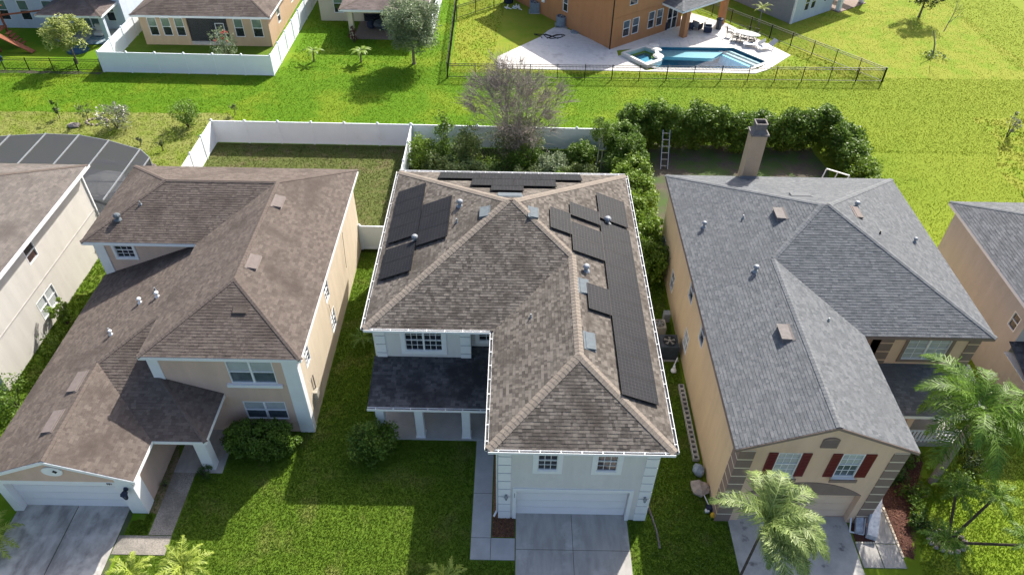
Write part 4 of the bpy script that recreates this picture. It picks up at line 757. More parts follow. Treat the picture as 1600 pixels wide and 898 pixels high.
for a,b in ((-33.0,-32.2),(-31.8,-31.0),(-30.6,-29.8),(-25.3,-24.5),(-23.7,-22.8)): window(H,f,a,b,.85,2.5,1,(1,1),gu='glass_green',gl='glass_dark')
for a in (67,72): window(H,FE(-22.2),a,a+.9,.9,2.2,1,(1,1),gu='glass_green',gl='glass_dark')
sp = fpiece('porch_screen','screen',H,f,-29.5,-25.9,.35,2.5,-.15,-.13); B(-29.5,-25.9,64.12,64.3,.0,.35).build('porch_sill','stucco_mocha',H)
fpiece('porch_shade_panel','dark',H,f,-29.49,-25.91,.06,2.49,-.29,-.28); dr = MB()  # dark panel: the shade inside the porch is put into its colour
for a in ((-27.05,-27.0,.05,2.05),(-26.3,-26.25,.05,2.05)): f.box(dr,*a,-.1,-.05)
for a in ((-27.0,-26.3,2.0,2.05),(-27.0,-26.3,.05,.45),(-27.0,-26.3,1.1,1.15)): f.box(dr,*a,-.1,-.05)
dr.build('screen_door','white',H); B(-29.4,-26,64.5,67.5,0,.06).build('porch_floor','concrete',H)
simple_hip(H,-34.15,-21.8,63.6,85,2.9,'shingle_left','cap_left')
H = empty('house', (-13,70,0), 'cream house with a covered brick patio behind the round leafy tree', 'house')
f = FS(70.1); wall(H,f,-19.0,-8,0,2.9,'stucco_cream',[(-17.6,-16.7,.8,2.6),(-16.3,-15.6,.8,2.6)]); wall(H,FW(-19.0),70.1,86,0,2.9,'stucco_cream'); window(H,f,-17.6,-16.7,.8,2.6,1,(1,1),gu='glass_green',gl='glass_dark'); window(H,f,-16.3,-15.6,.8,2.6,1,(1,1),gu='glass_dark')
B(-14.8,-8.6,70.02,70.08,.05,2.3).build('patio_door','glass_dark',H); B(-15.2,-8.3,66.0,70.0,-.03,.05).build('patio_floor','paver',H)
for x in (-15.45,-8.7): B(x,x+.45,65.95,66.4,0,2.5).build('column','stucco_cream',H)
B(-15.5,-8.2,65.9,66.3,2.5,2.72).build('beam','stucco_cream',H); simple_hip(H,-16.1,-8.1,65.6,73.0,2.9,'shingle_plum','cap_left',.2,.2,name='patio_roof'); simple_hip(H,-19.4,-7.9,70.6,86,3.1,'shingle_plum','cap_left')
H = empty('house', (-44,67,0), 'pale blue two storey house with a brown patio roof at the upper left corner', 'house')
fr_ = lambda x,y: (x,y); f = FS(67.2); wall(H,f,-58,-36.6,0,5.3,'stucco_ice',[(a,a+.95,.75,2.6) for a in (-48.2,-46.2,-43.9,-42.2)]+[(-41,-38.8,.1,2.3)]+[(-38.2,-37.4,.8,2.5)]); wall(H,FE(-36.6),67.2,80,0,5.3,'stucco_ice')
for a in (-48.2,-46.2,-43.9,-42.2): window(H,f,a,a+.95,.75,2.6,1,(1,1),gu='glass_green',gl='glass_dark')
window(H,f,-41,-38.8,.1,2.3,2,(1,1),gu='glass_green'); window(H,f,-38.2,-37.4,.8,2.5,1,(1,1),gu='glass_green',gl='glass_dark'); B(-42.3,-37.2,64.3,67.2,-.03,.06).build('patio_floor','concrete',H)
for x in (-42.3,-37.5): B(x,x+.4,64.35,64.75,.06,2.45).build('column','stucco_ice',H)
simple_hip(H,-42.8,-36.9,63.9,69.5,2.6,'shingle_plum','cap_left',.35,name='patio_roof'); simple_hip(H,-58.5,-36.2,66.8,82,5.4,'shingle_plum','cap_left')
# orange house, turned about 37 degrees
th = math.atan2(5.48,7.14); cu, su = math.cos(th), math.sin(th)
def OR(x,y): return (8.58+x*cu-y*su, 64.67+x*su+y*cu)
H = empty('two_storey_house', (8.58,64.67,0), 'orange stucco two storey house beside the swimming pool', 'house')
fa = Fr((*OR(0,0),0),(cu,su,0),(su,-cu,0)); fb = Fr((*OR(0,0),0),(-su,cu,0),(-cu,-su,0))
wall(H,fa,0,9.2,0,5.3,'stucco_orange',[(1.4,2.25,.8,2.3),(2.55,3.4,.8,2.3),(4.6,5.4,.8,2.4),(5.7,6.5,.8,2.4),(1.9,2.9,3.6,4.8),(7.2,8.6,.05,2.2)]); wall(H,fb,0,14.8,0,5.3,'stucco_orange',[(6.2,6.9,1.4,2.9)]); wall(H,Fr((*OR(9.2,0),0),(-su,cu,0),(cu,su,0)),0,14.8,0,5.3,'stucco_orange')
for a,b,c,d in ((1.4,2.25,.8,2.3),(2.55,3.4,.8,2.3),(4.6,5.4,.8,2.4),(5.7,6.5,.8,2.4),(1.9,2.9,3.6,4.8)): window(H,fa,a,b,c,d,1,(1,1),gu='glass_mid',gl='glass_dark')
window(H,fb,6.2,6.9,1.4,2.9,1,(1,1),gu='glass_mid',gl='glass_dark'); window(H,fa,7.2,8.6,.05,2.2,2,(1,1),gu='glass_dark'); fpiece('trim_band','stucco_orange',H,fa,0,9.2,2.75,2.82,.001,.03)
dn = MB(); dn.bar((*OR(-.05,.0),5.2),(*OR(-.05,.0),.05),.1,.1,(0,1,0)); dn.build('downspout','black',H); simple_hip(H,-.4,9.6,-.4,15.2,5.4,'shingle_charcoal','cap_grey',fr=OR)
simple_hip(H,6.2,13.4,-2.6,3.4,2.95,'shingle_grey','cap_grey',.3,fr=OR,name='patio_roof',fm='white')
for (x,y) in ((7.3,-2.2),(12.6,-2.2),(12.6,2.6)):
    mb = MB(); q = [OR(x,y),OR(x+.55,y),OR(x+.55,y+.55),OR(x,y+.55)]; mb.prism(q,0,2.78); mb.build('column','stucco_orange',H)
fpiece('ac_electric_box','white',H,fb,9.6,10.0,1.3,1.8,.002,.15)
# slate coloured house top right
th2 = math.atan2(5.76,7.9); c2, s2_ = math.cos(th2), math.sin(th2)
def GR(x,y): return (26.92+x*c2-y*s2_, 71.25+x*s2_+y*c2)
H = empty('house', (26.92,71.25,0), 'slate grey house with white corner trim at the top right', 'house')
fa = Fr((*GR(0,0),0),(c2,s2_,0),(s2_,-c2,0)); fb = Fr((*GR(0,0),0),(-s2_,c2,0),(-c2,-s2_,0)); wall(H,fa,0,6.3,0,3.6,'stucco_ice',[(1.6,2.3,.9,2.4),(2.6,3.3,.9,2.4),(4.6,5.1,1.2,2.3),(5.4,5.9,1.2,2.3)]); wall(H,fb,0,14,0,3.6,'stucco_slate')
for a,b,c,d in ((1.6,2.3,.9,2.4),(2.6,3.3,.9,2.4),(4.6,5.1,1.2,2.3),(5.4,5.9,1.2,2.3)): window(H,fa,a,b,c,d,1,(1,1),gu='glass_dark')
mb = MB(); mb.prism([GR(-.05,-.05),GR(.12,-.05),GR(.12,.0),GR(0,0),GR(0,.12),GR(-.05,.12)],0,3.5); mb.build('corner_trim','white',H); simple_hip(H,-.4,10.6,-.4,14,3.7,'shingle_grey','cap_grey',fr=GR)
mb = MB(); mb.prism([GR(6.4,-.9),GR(11,-.9),GR(11,3),GR(6.4,3)],-.03,.06); mb.build('patio_floor','paver',H)
for x in (6.6,10.5): mb = MB(); mb.prism([GR(x,-.7),GR(x+.4,-.7),GR(x+.4,-.3),GR(x,-.3)],.06,2.6); mb.build('column','white',H)
mb = MB(); mb.prism([GR(10.62,-1.1),GR(11.6,-1.1),GR(11.6,4),GR(10.62,4)],2.6,2.8); mb.build('patio_cover','shingle_grey',H)
# ------------------------------------------------------------------ pool terrace and pool
PWx = [(13.3,65.45),(20.1,65.5),(22.6,62.6),(20.5,60.95),(12.3,60.9),(11.3,61.6),(12.9,63.2),(12.7,64.6)]
SPAx = [(9.45,63.35),(11.9,65.0),(12.85,64.2),(12.95,61.9),(11.5,60.85)]
e = empty('pool_terrace', (0,61,0), kind='structure')
DK = [[(-1.7,60.4),(10.6,60.35),(9.2,63.3),(9.2,64.5),(8.6,64.65),(6.9,66.9),(4.8,69.1),(3.8,69.6),(3.0,68.6),(2.2,67.1),(-1.7,62.7)],[(8.6,64.65),(9.2,64.5),(11.9,65.2),(13.3,65.6),(20.15,65.65),(20.7,70.9),(17.5,73.6),(9,66)],[(20.15,65.65),(22.8,62.6),(21.3,61.2),(22.2,61.1),(25.0,64.1),(20.7,70.9)],[(10.6,60.35),(20.9,60.3),(22.2,61.1),(21.3,61.2),(20.55,60.8),(12.2,60.75),(11.4,60.5)]]
for p in DK: MB().prism(p,-.05,.05).build('travertine_paving','travertine',e)
MB().prism([(9.2,63.3),(10.6,60.35),(11.4,60.5),(9.4,63.4)],-.05,.049).build('travertine_paving','travertine',e); MB().prism([(11.9,65.2),(12.6,64.6),(13.35,65.5),(13.3,65.6)],-.05,.051).build('travertine_paving','travertine',e)
# joints of the larger pavers
jt = MB()
for k in range(52): x = -1.2+k*.5; jt.box(x-.008,x+.008,60.45,61.0 if x < 9 else 60.7,.0501,.0515) if x < 10.4 or 12.5 < x < 20.4 else None
for k in range(8): x = 13.4+k*.9; jt.box(x-.008,x+.008,65.7,67.0,.0502,.0516)
jt.build('paver_joints','groove',e)['kind'] = 'stuff'
P = empty('swimming_pool', (16,63,0), 'blue swimming pool with white steps and a pale shallow shelf', 'swimming pool')
w_ = MB()
for k in range(len(PW_)): (a,b),(c,d) = PW_[k], PW_[(k+1)%len(PW_)]; w_.poly([(a,b,.05),(c,d,.05),(c,d,-1.3),(a,b,-1.3)])
w_.build('pool_wall','pool_tile',P); MB().prism(PW_,-1.35,-1.3).build('pool_floor','pool_floor',P); MB().poly([(x,y,-.07) for x,y in PW_[::-1]]).build('water','water',P)
MB().prism([(13.5,65.4),(19.4,65.4),(17.9,63.7),(12.9,63.9)],-.5,-.22).build('sun_shelf','pool_shelf',P)
for k in range(3): q = k*.33; MB().prism([(19.5-q,65.3-q*.5),(19.75-q,65.3-q*.5),(22.35-q*.9,62.55-q*.9),(22.05-q*.9,62.4-q*.9)],-1.29,-.14-.12*k).build('step','coping' if k < 2 else 'pool_floor',P)
cp = MB()
for k in range(len(PW_)):
    a = Vector((*PW_[k],.0)); b = Vector((*PW_[(k+1)%len(PW_)],.0)); n_ = max(1,int((b-a).length/.6)); rot = math.atan2((b-a).y,(b-a).x)
    for j in range(n_): link('coping_stone', unit('coping'), None, P, a+(b-a)*((j+.5)/n_)+Vector((0,0,.07)), (0,0,rot), ((b-a).length/n_-.012,.3,.06))
Sp = empty('hot_tub', (11,63,0), 'raised square spa joined to the pool corner with a white rounded spillway', 'hot tub'); w_ = MB(); ci = Vector((11.3,63.0,0))
for k in range(5):
    a = Vector((*SPA[k],0)); b = Vector((*SPA[(k+1)%5],0)); ai = a+(ci-a).normalized()*.42; bi = b+(ci-b).normalized()*.42; w_.hexa([(a.x,a.y,0),(b.x,b.y,0),(bi.x,bi.y,-.6),(ai.x,ai.y,-.6),(a.x,a.y,.38),(b.x,b.y,.38),(bi.x,bi.y,.38),(ai.x,ai.y,.38)])
w_.build('spa_wall','coping',Sp); ins = [tuple((Vector((*p,0))+(ci-Vector((*p,0))).normalized()*.42)[:2]) for p in SPA]
MB().prism(ins,-.55,-.5).build('spa_floor','pool_floor',Sp); MB().poly([(x,y,.245) for x,y in ins[::-1]]).build('water','water',Sp); MB().prism([tuple((Vector((*p,0))*.55+ci*.45)[:2]) for p in ins],-.5,-.1).build('spa_seat','pool_tile',Sp)
MB().ball((12.55,65.0,.35),(.55,.5,.12),12,4).ball((12.75,64.1,.33),(.5,.35,.14),12,4).ball((12.75,62.9,.3),(.5,.6,.14),12,4).build('spillway','coping',Sp)
# furniture on the terrace
def place(o, x, y, z, rz): o.location = (x,y,z); o.rotation_euler = (0,0,rz); ORG[o.name] = Vector((x,y,z)); return o
def copyt(o, x, y, z, rz, label=None):
    c = o.copy(); COL.objects.link(c); c.location = (x,y,z); c.rotation_euler = (0,0,rz)
    if label: c['label'] = label
    for ch in list(o.children):
        d = ch.copy(); COL.objects.link(d); d.parent = c
        for g_ in ch.children: q = g_.copy(); COL.objects.link(q); q.parent = d
    return c
T = empty('patio_table', (0,0,0), 'long oval patio table on the sunny terrace behind the pool', 'table')
mb = MB(); pts = [(1.3*math.cos(a)*(1 if abs(math.cos(a))<.7 else .97),.55*math.sin(a)) for a in [2*math.pi*k/24 for k in range(24)]]; mb.prism(pts,.70,.74); mb.build('tabletop','metal',T)
for sx in (-.8,.8):
    for sy in (-.3,.3): MB().tube((sx,sy,0),(sx*.9,sy*.9,.7),.03).build('leg','black',T)
place(T,21.55,67.1,.05,math.radians(-28))
Ch = empty('patio_chair', (0,0,0), None, 'chair', 'dark metal chairs around the oval patio table'); B(-.25,.25,-.25,.25,.42,.46).build('seat','black',Ch)
bk = MB()
for k in range(6): x = -.22+k*.088; bk.bar((x,.25,.46),(x,.32,.9),.02,.02)
bk.bar((-.25,.32,.9),(.25,.32,.9),.03,.04); bk.build('backrest','black',Ch); am = MB()
for s_ in (-.27,.27): am.bar((s_,.25,.66),(s_,-.25,.66),.04,.03); am.bar((s_,-.25,.66),(s_,-.25,.42),.03,.03,(0,1,0))
am.build('armrest','black',Ch)
for sx in (-.22,.22):
    for sy in (-.22,.22): MB().tube((sx,sy,0),(sx,sy,.43),.02).build('leg','black',Ch)
def tp(u,v): a = math.radians(-28); return 21.55+u*math.cos(a)-v*math.sin(a), 67.1+u*math.sin(a)+v*math.cos(a)
first = True
for u,v,r,lb in ((-.85,-.75,math.pi,'dark chair on the pool side of the oval table, nearest the covered patio'),(-.1,-.8,math.pi,'dark chair on the pool side at the middle of the oval table'),(.65,-.75,math.pi,'dark chair on the pool side of the oval table, nearest the lounger'),(-.85,.75,0,'dark chair on the lawn side of the oval table, nearest the covered patio'),(-.1,.8,0,'dark chair on the lawn side at the middle of the oval table'),(.65,.75,0,'dark chair on the lawn side of the oval table, nearest the lounger'),(-1.6,0,math.pi/2,'chair at the head of the oval table facing the lounger')):
    x,y = tp(u,v); rz = r+math.radians(-28)
    if first: place(Ch,x,y,.05,rz); Ch['label'] = lb; first = False
    else: copyt(Ch,x,y,.05,rz,lb)
Lo = empty('sun_lounger', (0,0,0), 'white sun lounger with its backrest raised at the end of the terrace', 'sun lounger'); B(-.9,.4,-.32,.32,.28,.33).build('seat','white',Lo); MB().hexa([(.4,-.32,.28),(1.0,-.32,.75),(1.0,.32,.75),(.4,.32,.28),(.4,-.32,.33),(.96,-.32,.8),(.96,.32,.8),(.4,.32,.33)]).build('backrest','metal',Lo)
for sx in (-.8,.6):
    for sy in (-.28,.28): B(sx-.03,sx+.03,sy-.03,sy+.03,0,.28).build('leg','white',Lo)
place(Lo,23.0,65.3,.05,math.radians(20)); l2 = copyt(Lo,21.9,65.7,.05,math.radians(-10),'white lounger lying between the oval table and the raised lounger')
mb = MB(); mb.box(-.9,.9,-.4,.4,0,.6); b_ = mb.mesh('storage_bench'); o = link('storage_bench', b_, 'ac_blue', None, (12.0,68.0,.05), (0,0,th)); tag(o,'grey blue storage bench against the orange wall under the windows','bench')
l_ = MB(); l_.box(-.92,.92,-.42,.42,.601,.66); link('lid', l_.mesh('lid'), 'metal', o, (12.0,68.0,.05)); 
def armchair(x,y,r,lab,m='metal'):
    e = empty('patio_armchair',(0,0,0),lab,'chair'); B(-.35,.35,-.35,.35,.2,.42).build('seat',m,e); B(-.35,.35,.3,.42,.42,.85).build('backrest',m,e); B(-.43,-.351,-.35,.4,.1,.6).build('armrest','navy',e); B(.351,.43,-.35,.4,.1,.6).build('armrest','navy',e); place(e,x,y,.05,r)
armchair(17.4,69.6,2.4,'pale cushioned armchair under the patio roof next to the far column'); armchair(16.4,69.3,3.4,'dark framed armchair in the middle of the covered patio','navy'); armchair(18.3,68.9,1.4,'armchair at the outer edge of the covered patio','metal')
o = MB().tube((0,0,0),(0,0,.95),.27,.33,10).mesh('waste_bin'); o = link('waste_bin',o,'ac_dark',None,(19.5,69.7,.05)); tag(o,'dark blue bin standing beside the outer patio column','bin'); MB().tube((19.5,69.7,1.001),(19.5,69.7,1.06),.36,.3,10).build('lid','navy',o)
e = empty('barbecue_grill',(14.0,69.3,.05),'covered dark grill between the storage bench and the patio column','grill'); MB().box(13.4,14.4,69.0,69.6,.1,.85).build('cart','navy',e); MB().ball((13.9,69.3,.9),(.5,.32,.3),10,5).build('hood','ac_dark',e)
# ------------------------------------------------------------------ air conditioners
def ac(x,y,w,h,m,lab,round_=False,rz=0.,z=0.):
    e = empty('air_conditioner',(x,y,z),lab,'air conditioner'); b = MB()
    if round_: b.tube((x,y,z+.05),(x,y,z+h),w/2,w/2,16)
    else: b.box(x-w/2,x+w/2,y-w/2,y+w/2,z+.05,z+h)
    b.build('case',m,e); l = MB(); nl = int(h/.07)
    for k in range(1,nl):
        if round_: l.tube((x,y,z+k*.07),(x,y,z+k*.07+.02),w/2+.01,w/2+.01,16)
        else: l.box(x-w/2-.01,x+w/2+.01,y-w/2-.01,y+w/2+.01,z+.03+k*.07,z+.05+k*.07)
    l.build('louvers',m,e); t = MB(); t.tube((x,y,z+h+.001),(x,y,z+h+.02),w*.40,w*.40,20); t.build('fan_opening','dark',e); g = MB()
    for r in (.12,.2,.28,.36):
        for k in range(20): a = 2*math.pi*k/20; b_ = 2*math.pi*(k+1)/20; g.bar((x+w*r*math.cos(a)*1.1,y+w*r*math.sin(a)*1.1,z+h+.04),(x+w*r*math.cos(b_)*1.1,y+w*r*math.sin(b_)*1.1,z+h+.04),.012,.012)
    g.build('fan_grille',m,e); q = MB(); q.ball((x,y,z+h+.045),(w*.1,w*.1,.03),10,4)
    for k in range(5): a = k*2*math.pi/5; q.hexa([(x,y,z+h+.021),(x+w*.34*math.cos(a),y+w*.34*math.sin(a),z+h+.021),(x+w*.34*math.cos(a+.5),y+w*.34*math.sin(a+.5),z+h+.026),(x+.02,y,z+h+.026)]+[(x,y,z+h+.024),(x+w*.34*math.cos(a),y+w*.34*math.sin(a),z+h+.024),(x+w*.34*math.cos(a+.5),y+w*.34*math.sin(a+.5),z+h+.03),(x+.02,y,z+h+.03)])
    q.build('fan','ac_beige' if m != 'ac_beige' else 'metal',e); B(x-w*.6,x+w*.6,y-w*.6,y+w*.6,z-.03,z+.05).build('pad','concrete',e); return e
ac(8.35,26.9,.92,1.02,'ac_dark','large dark air conditioner between the two near houses'); ac(8.05,28.35,.66,.85,'ac_beige','smaller beige air conditioner next to the large dark one'); ac(1.75,73.2,.95,1.0,'ac_blue','square blue grey air conditioner by the orange wall, farther one'); ac(4.3,69.9,1.0,.95,'ac_blue','round blue grey air conditioner by the orange wall, nearer one',True)
B(8.4,8.75,29.0,29.35,.3,.9).build('disconnect_box','metal',None); o = bpy.data.objects['disconnect_box']; tag(o,'small grey electrical box behind the beige air conditioner','electrical box')
mb = MB(); mb.tube((8.6,26.0,.2),(8.6,25.5,.1),.04,.04,8); mb.ball((8.5,25.6,.15),(.16,.16,.12),8,5); mb.tube((8.75,26.2,.5),(8.5,25.8,.1),.03); tag(mb.build('pipe_fitting','white',None),'white pipe fitting on the ground by the large air conditioner','pipe')
e = empty('block_edging',(8.8,22.2,0),'row of pale hollow concrete blocks along the golden side wall','concrete blocks')
for k in range(16):
    y = 20.1+k*.285; b = MB(); x = 8.74
    for a in ((x-.14,x-.09,y,y+.27),(x+.09,x+.14,y,y+.27),(x-.09,x+.09,y,y+.05),(x-.09,x+.09,y+.22,y+.27)): b.box(*a,.0,.2)
    b.build('concrete_block','concrete',e)
tag(MB().ball((8.72,19.5,.2),(.26,.34,.24),10,7,.12).build('plastic_bag','bag',None),'pale blue plastic bag slumped against the golden side wall','bag')
tag(MB().ball((8.62,18.55,.2),(.48,.42,.25),8,5,.22).build('garden_rock','rock',None),'large flat pinkish rock near the corner of the sand coloured house','rock')
tag(MB().ball((8.98,17.25,.13),.13,12,8).build('yellow_ball','ball',None),'small yellow ball on the grass by the brown quoins','ball')
e = empty('garden_tool',(8.75,18.1,0),'white handled tool with a blue tray lying by the house corner','tool'); MB().tube((8.72,18.2,.25),(8.88,17.75,.12),.025).build('handle','white',e); B(8.75,9.0,17.5,17.75,0,.18).build('tray','navy',e); B(8.68,8.85,17.42,17.56,.02,.14).build('box','white',e)
tag(MB().hexa([(6.35,19.35,.0),(6.75,19.25,.0),(6.8,19.4,.0),(6.4,19.5,.0),(6.35,19.35,.05),(6.75,19.25,.05),(6.8,19.4,.08),(6.4,19.5,.05)]).build('downspout_block','white',None),'small white splash block on the grass right of the garage corner','splash block')
tag(MB().chain([(6.15,17.9,.03),(6.3,17.2,.02),(6.42,16.5,.02),(6.45,15.7,.02)],[.05,.05,.045,.05],6).build('drain_pipe','vent_grey',None),'grey drain pipe lying on the grass beside the garage','pipe')
# wrapped bundle, ladder, racks
e = empty('window_bundle',(15.9,17.0,0),'long plastic wrapped bundle leaning on the garage corner beside the driveway','bundle')
MB().hexa([(15.35,16.35,.05),(15.75,16.2,.05),(16.35,18.3,1.3),(15.95,18.4,1.3),(15.35,16.35,.35),(15.75,16.2,.35),(16.35,18.3,1.65),(15.95,18.4,1.65)]).build('wrapped_stack','wrap',e)
MB().hexa([(14.95,16.55,.04),(15.25,16.5,.04),(15.6,17.9,.7),(15.3,17.95,.7),(14.95,16.55,.25),(15.25,16.5,.25),(15.6,17.9,.9),(15.3,17.95,.9)]).build('wrapped_stack','wrap',e)
fr_m = MB()
for a,b in (((14.78,16.62,.05),(15.1,18.0,1.0)),((15.34,16.5,.05),(15.72,17.95,1.0)),((15.1,18.0,1.0),(15.72,17.95,1.0)),((14.78,16.62,.05),(15.34,16.5,.05))): fr_m.bar(a,b,.05,.05)
fr_m.build('white_frame','white',e)
e = empty('ladder',(10.6,45.2,0),'aluminium ladder leaning against the tall hedge','ladder')
for x in (10.5,11.0): MB().bar((x,44.9,.02),(x+.12,46.7,2.15),.05,.08).build('side_rail','alu',e)
for k in range(6): t = (k+.5)/6; MB().bar((10.5+.12*t,44.9+1.8*t,.02+2.13*t),(11.0+.12*t,44.9+1.8*t,.02+2.13*t),.06,.05).build('rung','alu',e)
e = empty('pallet_rack',(21.9,44.4,0),'white metal frame leaning behind the grey roof by the hedge corner','frame'); mb = MB()
P0 = [Vector(p) for p in ((20.9,42.4,.3),(22.2,41.7,.3),(21.4,43.0,1.5),(22.7,42.2,1.5))]
for a,b in ((0,1),(0,2),(1,3),(2,3)): mb.bar(P0[a],P0[b],.07,.07)
mb.build('frame','white',e); mb = MB(); mb.bar(P0[0].lerp(P0[2],.5),P0[1].lerp(P0[3],.5),.05,.05); mb.bar(P0[0].lerp(P0[1],.5),P0[2].lerp(P0[3],.5),.05,.05); mb.build('crossbar','white',e)
o = MB().chain([(7.5+.9*math.cos(k*.8)*(.5+.1*k%1)-.2*k*.3,66.2+.5*math.sin(k*1.1),.08) for k in range(22)],[.035]*22,5).build('hose','black',None); tag(o,'tangled dark hose on the pale terrace beside the orange house','hose'); o.location = (-3.6,1.0,0)
tag(MB().tube((5.6,68.4,.051),(5.6,68.4,.12),.5,.45,14).build('wading_tray','teal',None),'round blue tray on the terrace against the orange wall','tray')
e = empty('toy_pile',(-.2,74,0),'heap of white pipes and parts on the grass by the orange house','pipes')
for k in range(14): a = random.uniform(0,6.28); x = -.3+random.uniform(-1,1); y = 74.0+random.uniform(-.6,.6); MB().tube((x,y,.08),(x+.45*math.cos(a),y+.45*math.sin(a),random.uniform(.05,.35)),.05).build('pipe','white',e)
tag(MB().tube((-.9,75.6,0),(-.9,75.6,1.5),.5,.5,12).build('water_tank','navy',None),'tall dark barrel at the far end of the orange wall','barrel')
# ------------------------------------------------------------------ pool screen enclosure on the left
e = empty('screen_enclosure',(-30,40,0),'dark insect screen pool enclosure behind the putty coloured house','screen enclosure')
bk_ = [(-42,42.4),(-36.7,42.9),(-34.2,43.4),(-31.9,43.7),(-29.6,43.6),(-27.3,42.95),(-24.8,41.9),(-23.9,41.0),(-23.9,36.2)]; zt = 2.7; zf = 3.6
zz = lambda y: zt
for k in range(len(bk_)-1):
    a = Vector((*bk_[k],0)); b = Vector((*bk_[k+1],0)); n = MB(); n.poly([a,b,b+Vector((0,0,zt)),a+Vector((0,0,zt))]); n.build('screen','screen',e)
    MB().bar(a+Vector((0,0,zt)),b+Vector((0,0,zt)),.07,.09).build('beam','metal',e)
    MB().bar(a,a+Vector((0,0,zt)),.06,.06,(0,1,0)).build('post','metal',e)
    MB().bar(a+Vector((0,0,1.0)),b+Vector((0,0,1.0)),.04,.05).build('rail','metal',e)
for k in range(1,7): x,y = bk_[k]; MB().bar((x,y,zt+.10),(x,36.1,zt+.10),.05,.08).build('beam','metal',e)
for y in (38.2,40.4): MB().bar((-42,y,zt-.001),(-23.9,y,zt-.001),.06,.06).build('beam','metal',e)
n = MB(); n.poly([(x,y,zt+.05) for x,y in bk_]+[(-42,36.2,zt+.05)]); n.build('screen','screen',e)
MB().prism([(x,y) for x,y in bk_[:-1]]+[(-23.9,36.4),(-42,36.4)],-.05,.03).build('patio_slab','groove',e)
U_ = empty('patio_umbrella',(-26.3,38.9,0),'open grey patio umbrella inside the screen enclosure','umbrella'); mb = MB()
for k in range(8): a = 2*math.pi*k/8+.2; b = a+2*math.pi/8; mb.poly([(-26.3,38.9,2.55),(-26.3+1.5*math.cos(a),38.9+1.5*math.sin(a),2.1),(-26.3+1.5*math.cos(b),38.9+1.5*math.sin(b),2.1)],random.random())
mb.build('canopy','umbrella',U_); MB().tube((-26.3,38.9,0),(-26.3,38.9,2.5),.03).build('pole','alu',U_)
for x,y,l in ((-26.9,37.2,'round backed chair in the enclosure, left of the umbrella pole'),(-25.6,37.3,'round backed chair in the enclosure, right of the umbrella pole')):
    c = empty('patio_chair',(x,y,0),l,'chair'); B(x-.3,x+.3,y-.3,y+.3,.35,.42).build('seat','umbrella',c); m_ = MB()
    for k in range(9): a = math.pi*k/8; b = math.pi*(k+1)/8; m_.bar((x+.42*math.cos(a),y+.42*math.sin(a),.75),(x+.42*math.cos(b),y+.42*math.sin(b),.75),.05,.05)
    m_.build('backrest','metal',c)
    for sx in (-.25,.25):
        for sy in (-.25,.25): B(x+sx-.02,x+sx+.02,y+sy-.02,y+sy+.02,.03,.35).build('leg','metal',c)
# ------------------------------------------------------------------ playset, rug, covered furniture
e = empty('playset',(-46,63,0),'red brown wooden playset with a blue slide at the left edge','playset')
for x in (-47.9,-45.9):
    for y in (62.0,64.0): MB().bar((x,y,0),(x,y,3.3),.14,.14,(0,1,0)).build('post','wood_red',e)
B(-48.0,-45.8,61.9,64.1,1.45,1.55).build('deck','wood_red',e)
for k in range(9): B(-47.95+k*.235,-47.75+k*.235,61.88,61.92,.05,1.0+1.2).build('board','wood_red',e)
MB().hexa([(-48.2,61.7,3.2),(-45.6,61.7,3.2),(-45.6,63.0,4.1),(-48.2,63.0,4.1),(-48.2,61.7,3.28),(-45.6,61.7,3.28),(-45.6,63.0,4.18),(-48.2,63.0,4.18)]).build('roof','wood_red',e); MB().hexa([(-48.2,64.3,3.2),(-45.6,64.3,3.2),(-45.6,63.05,4.1),(-48.2,63.05,4.1),(-48.2,64.3,3.28),(-45.6,64.3,3.28),(-45.6,63.05,4.18),(-48.2,63.05,4.18)]).build('roof','wood_red',e)
MB().bar((-45.8,62.4,1.4),(-42.9,61.9,.1),.5,.07).build('ramp','wood_red',e)
for k in range(5): B(-45.5+k*.2,-45.2+k*.2,62.9,63.7,1.2-k*.24,1.26-k*.24).build('rung','wood_red',e)
MB().bar((-45.9,64,2.5),(-42.0,65.6,2.5),.12,.12).build('swing_beam','wood_red',e)
for s_ in (-1,1): MB().bar((-42.0,65.6,2.55),(-42.0+s_*1.0,65.6-.3*s_,0),.1,.1,(0,1,0)).build('swing_leg','wood_red',e)
MB().bar((-47.8,61.8,1.5),(-44.6,59.6,.25),.55,.06).bar((-47.8,61.5,1.65),(-44.6,59.3,.4),.05,.2).bar((-47.7,62.1,1.65),(-44.5,59.9,.4),.05,.2).build('slide','blue_plastic',e)
tag(MB().prism([(-39.6,63.6),(-37.4,63.9),(-37.3,65.9),(-39.3,65.7)],.061,.075).build('striped_rug','teal',None),'blue and white patterned rug under the brown patio roof','rug')
tag(MB().tube((-39.3,62.6,.004),(-39.3,62.6,.16),.95,.9,16).build('wading_pool','blue_plastic',None),'round blue wading pool on the grass beside the white fence','wading pool')
c = empty('patio_armchair',(-38.6,65.6,.06),'pale armchair on the rug under the brown patio roof','chair'); B(-38.95,-38.2,65.3,66.0,.2,.45).build('seat','stucco_putty',c); B(-38.95,-38.2,65.9,66.1,.45,1.0).build('backrest','stucco_putty',c)
e = empty('covered_furniture',(-12,68.4,0),'dark covered patio set under the cream house roof','furniture'); MB().ball((-12.4,68.4,.45),(1.3,.8,.55),14,6).build('cover','ac_dark',e); MB().ball((-13.9,68.6,.35),(.45,.5,.45),10,5).build('side_cover','navy',e)
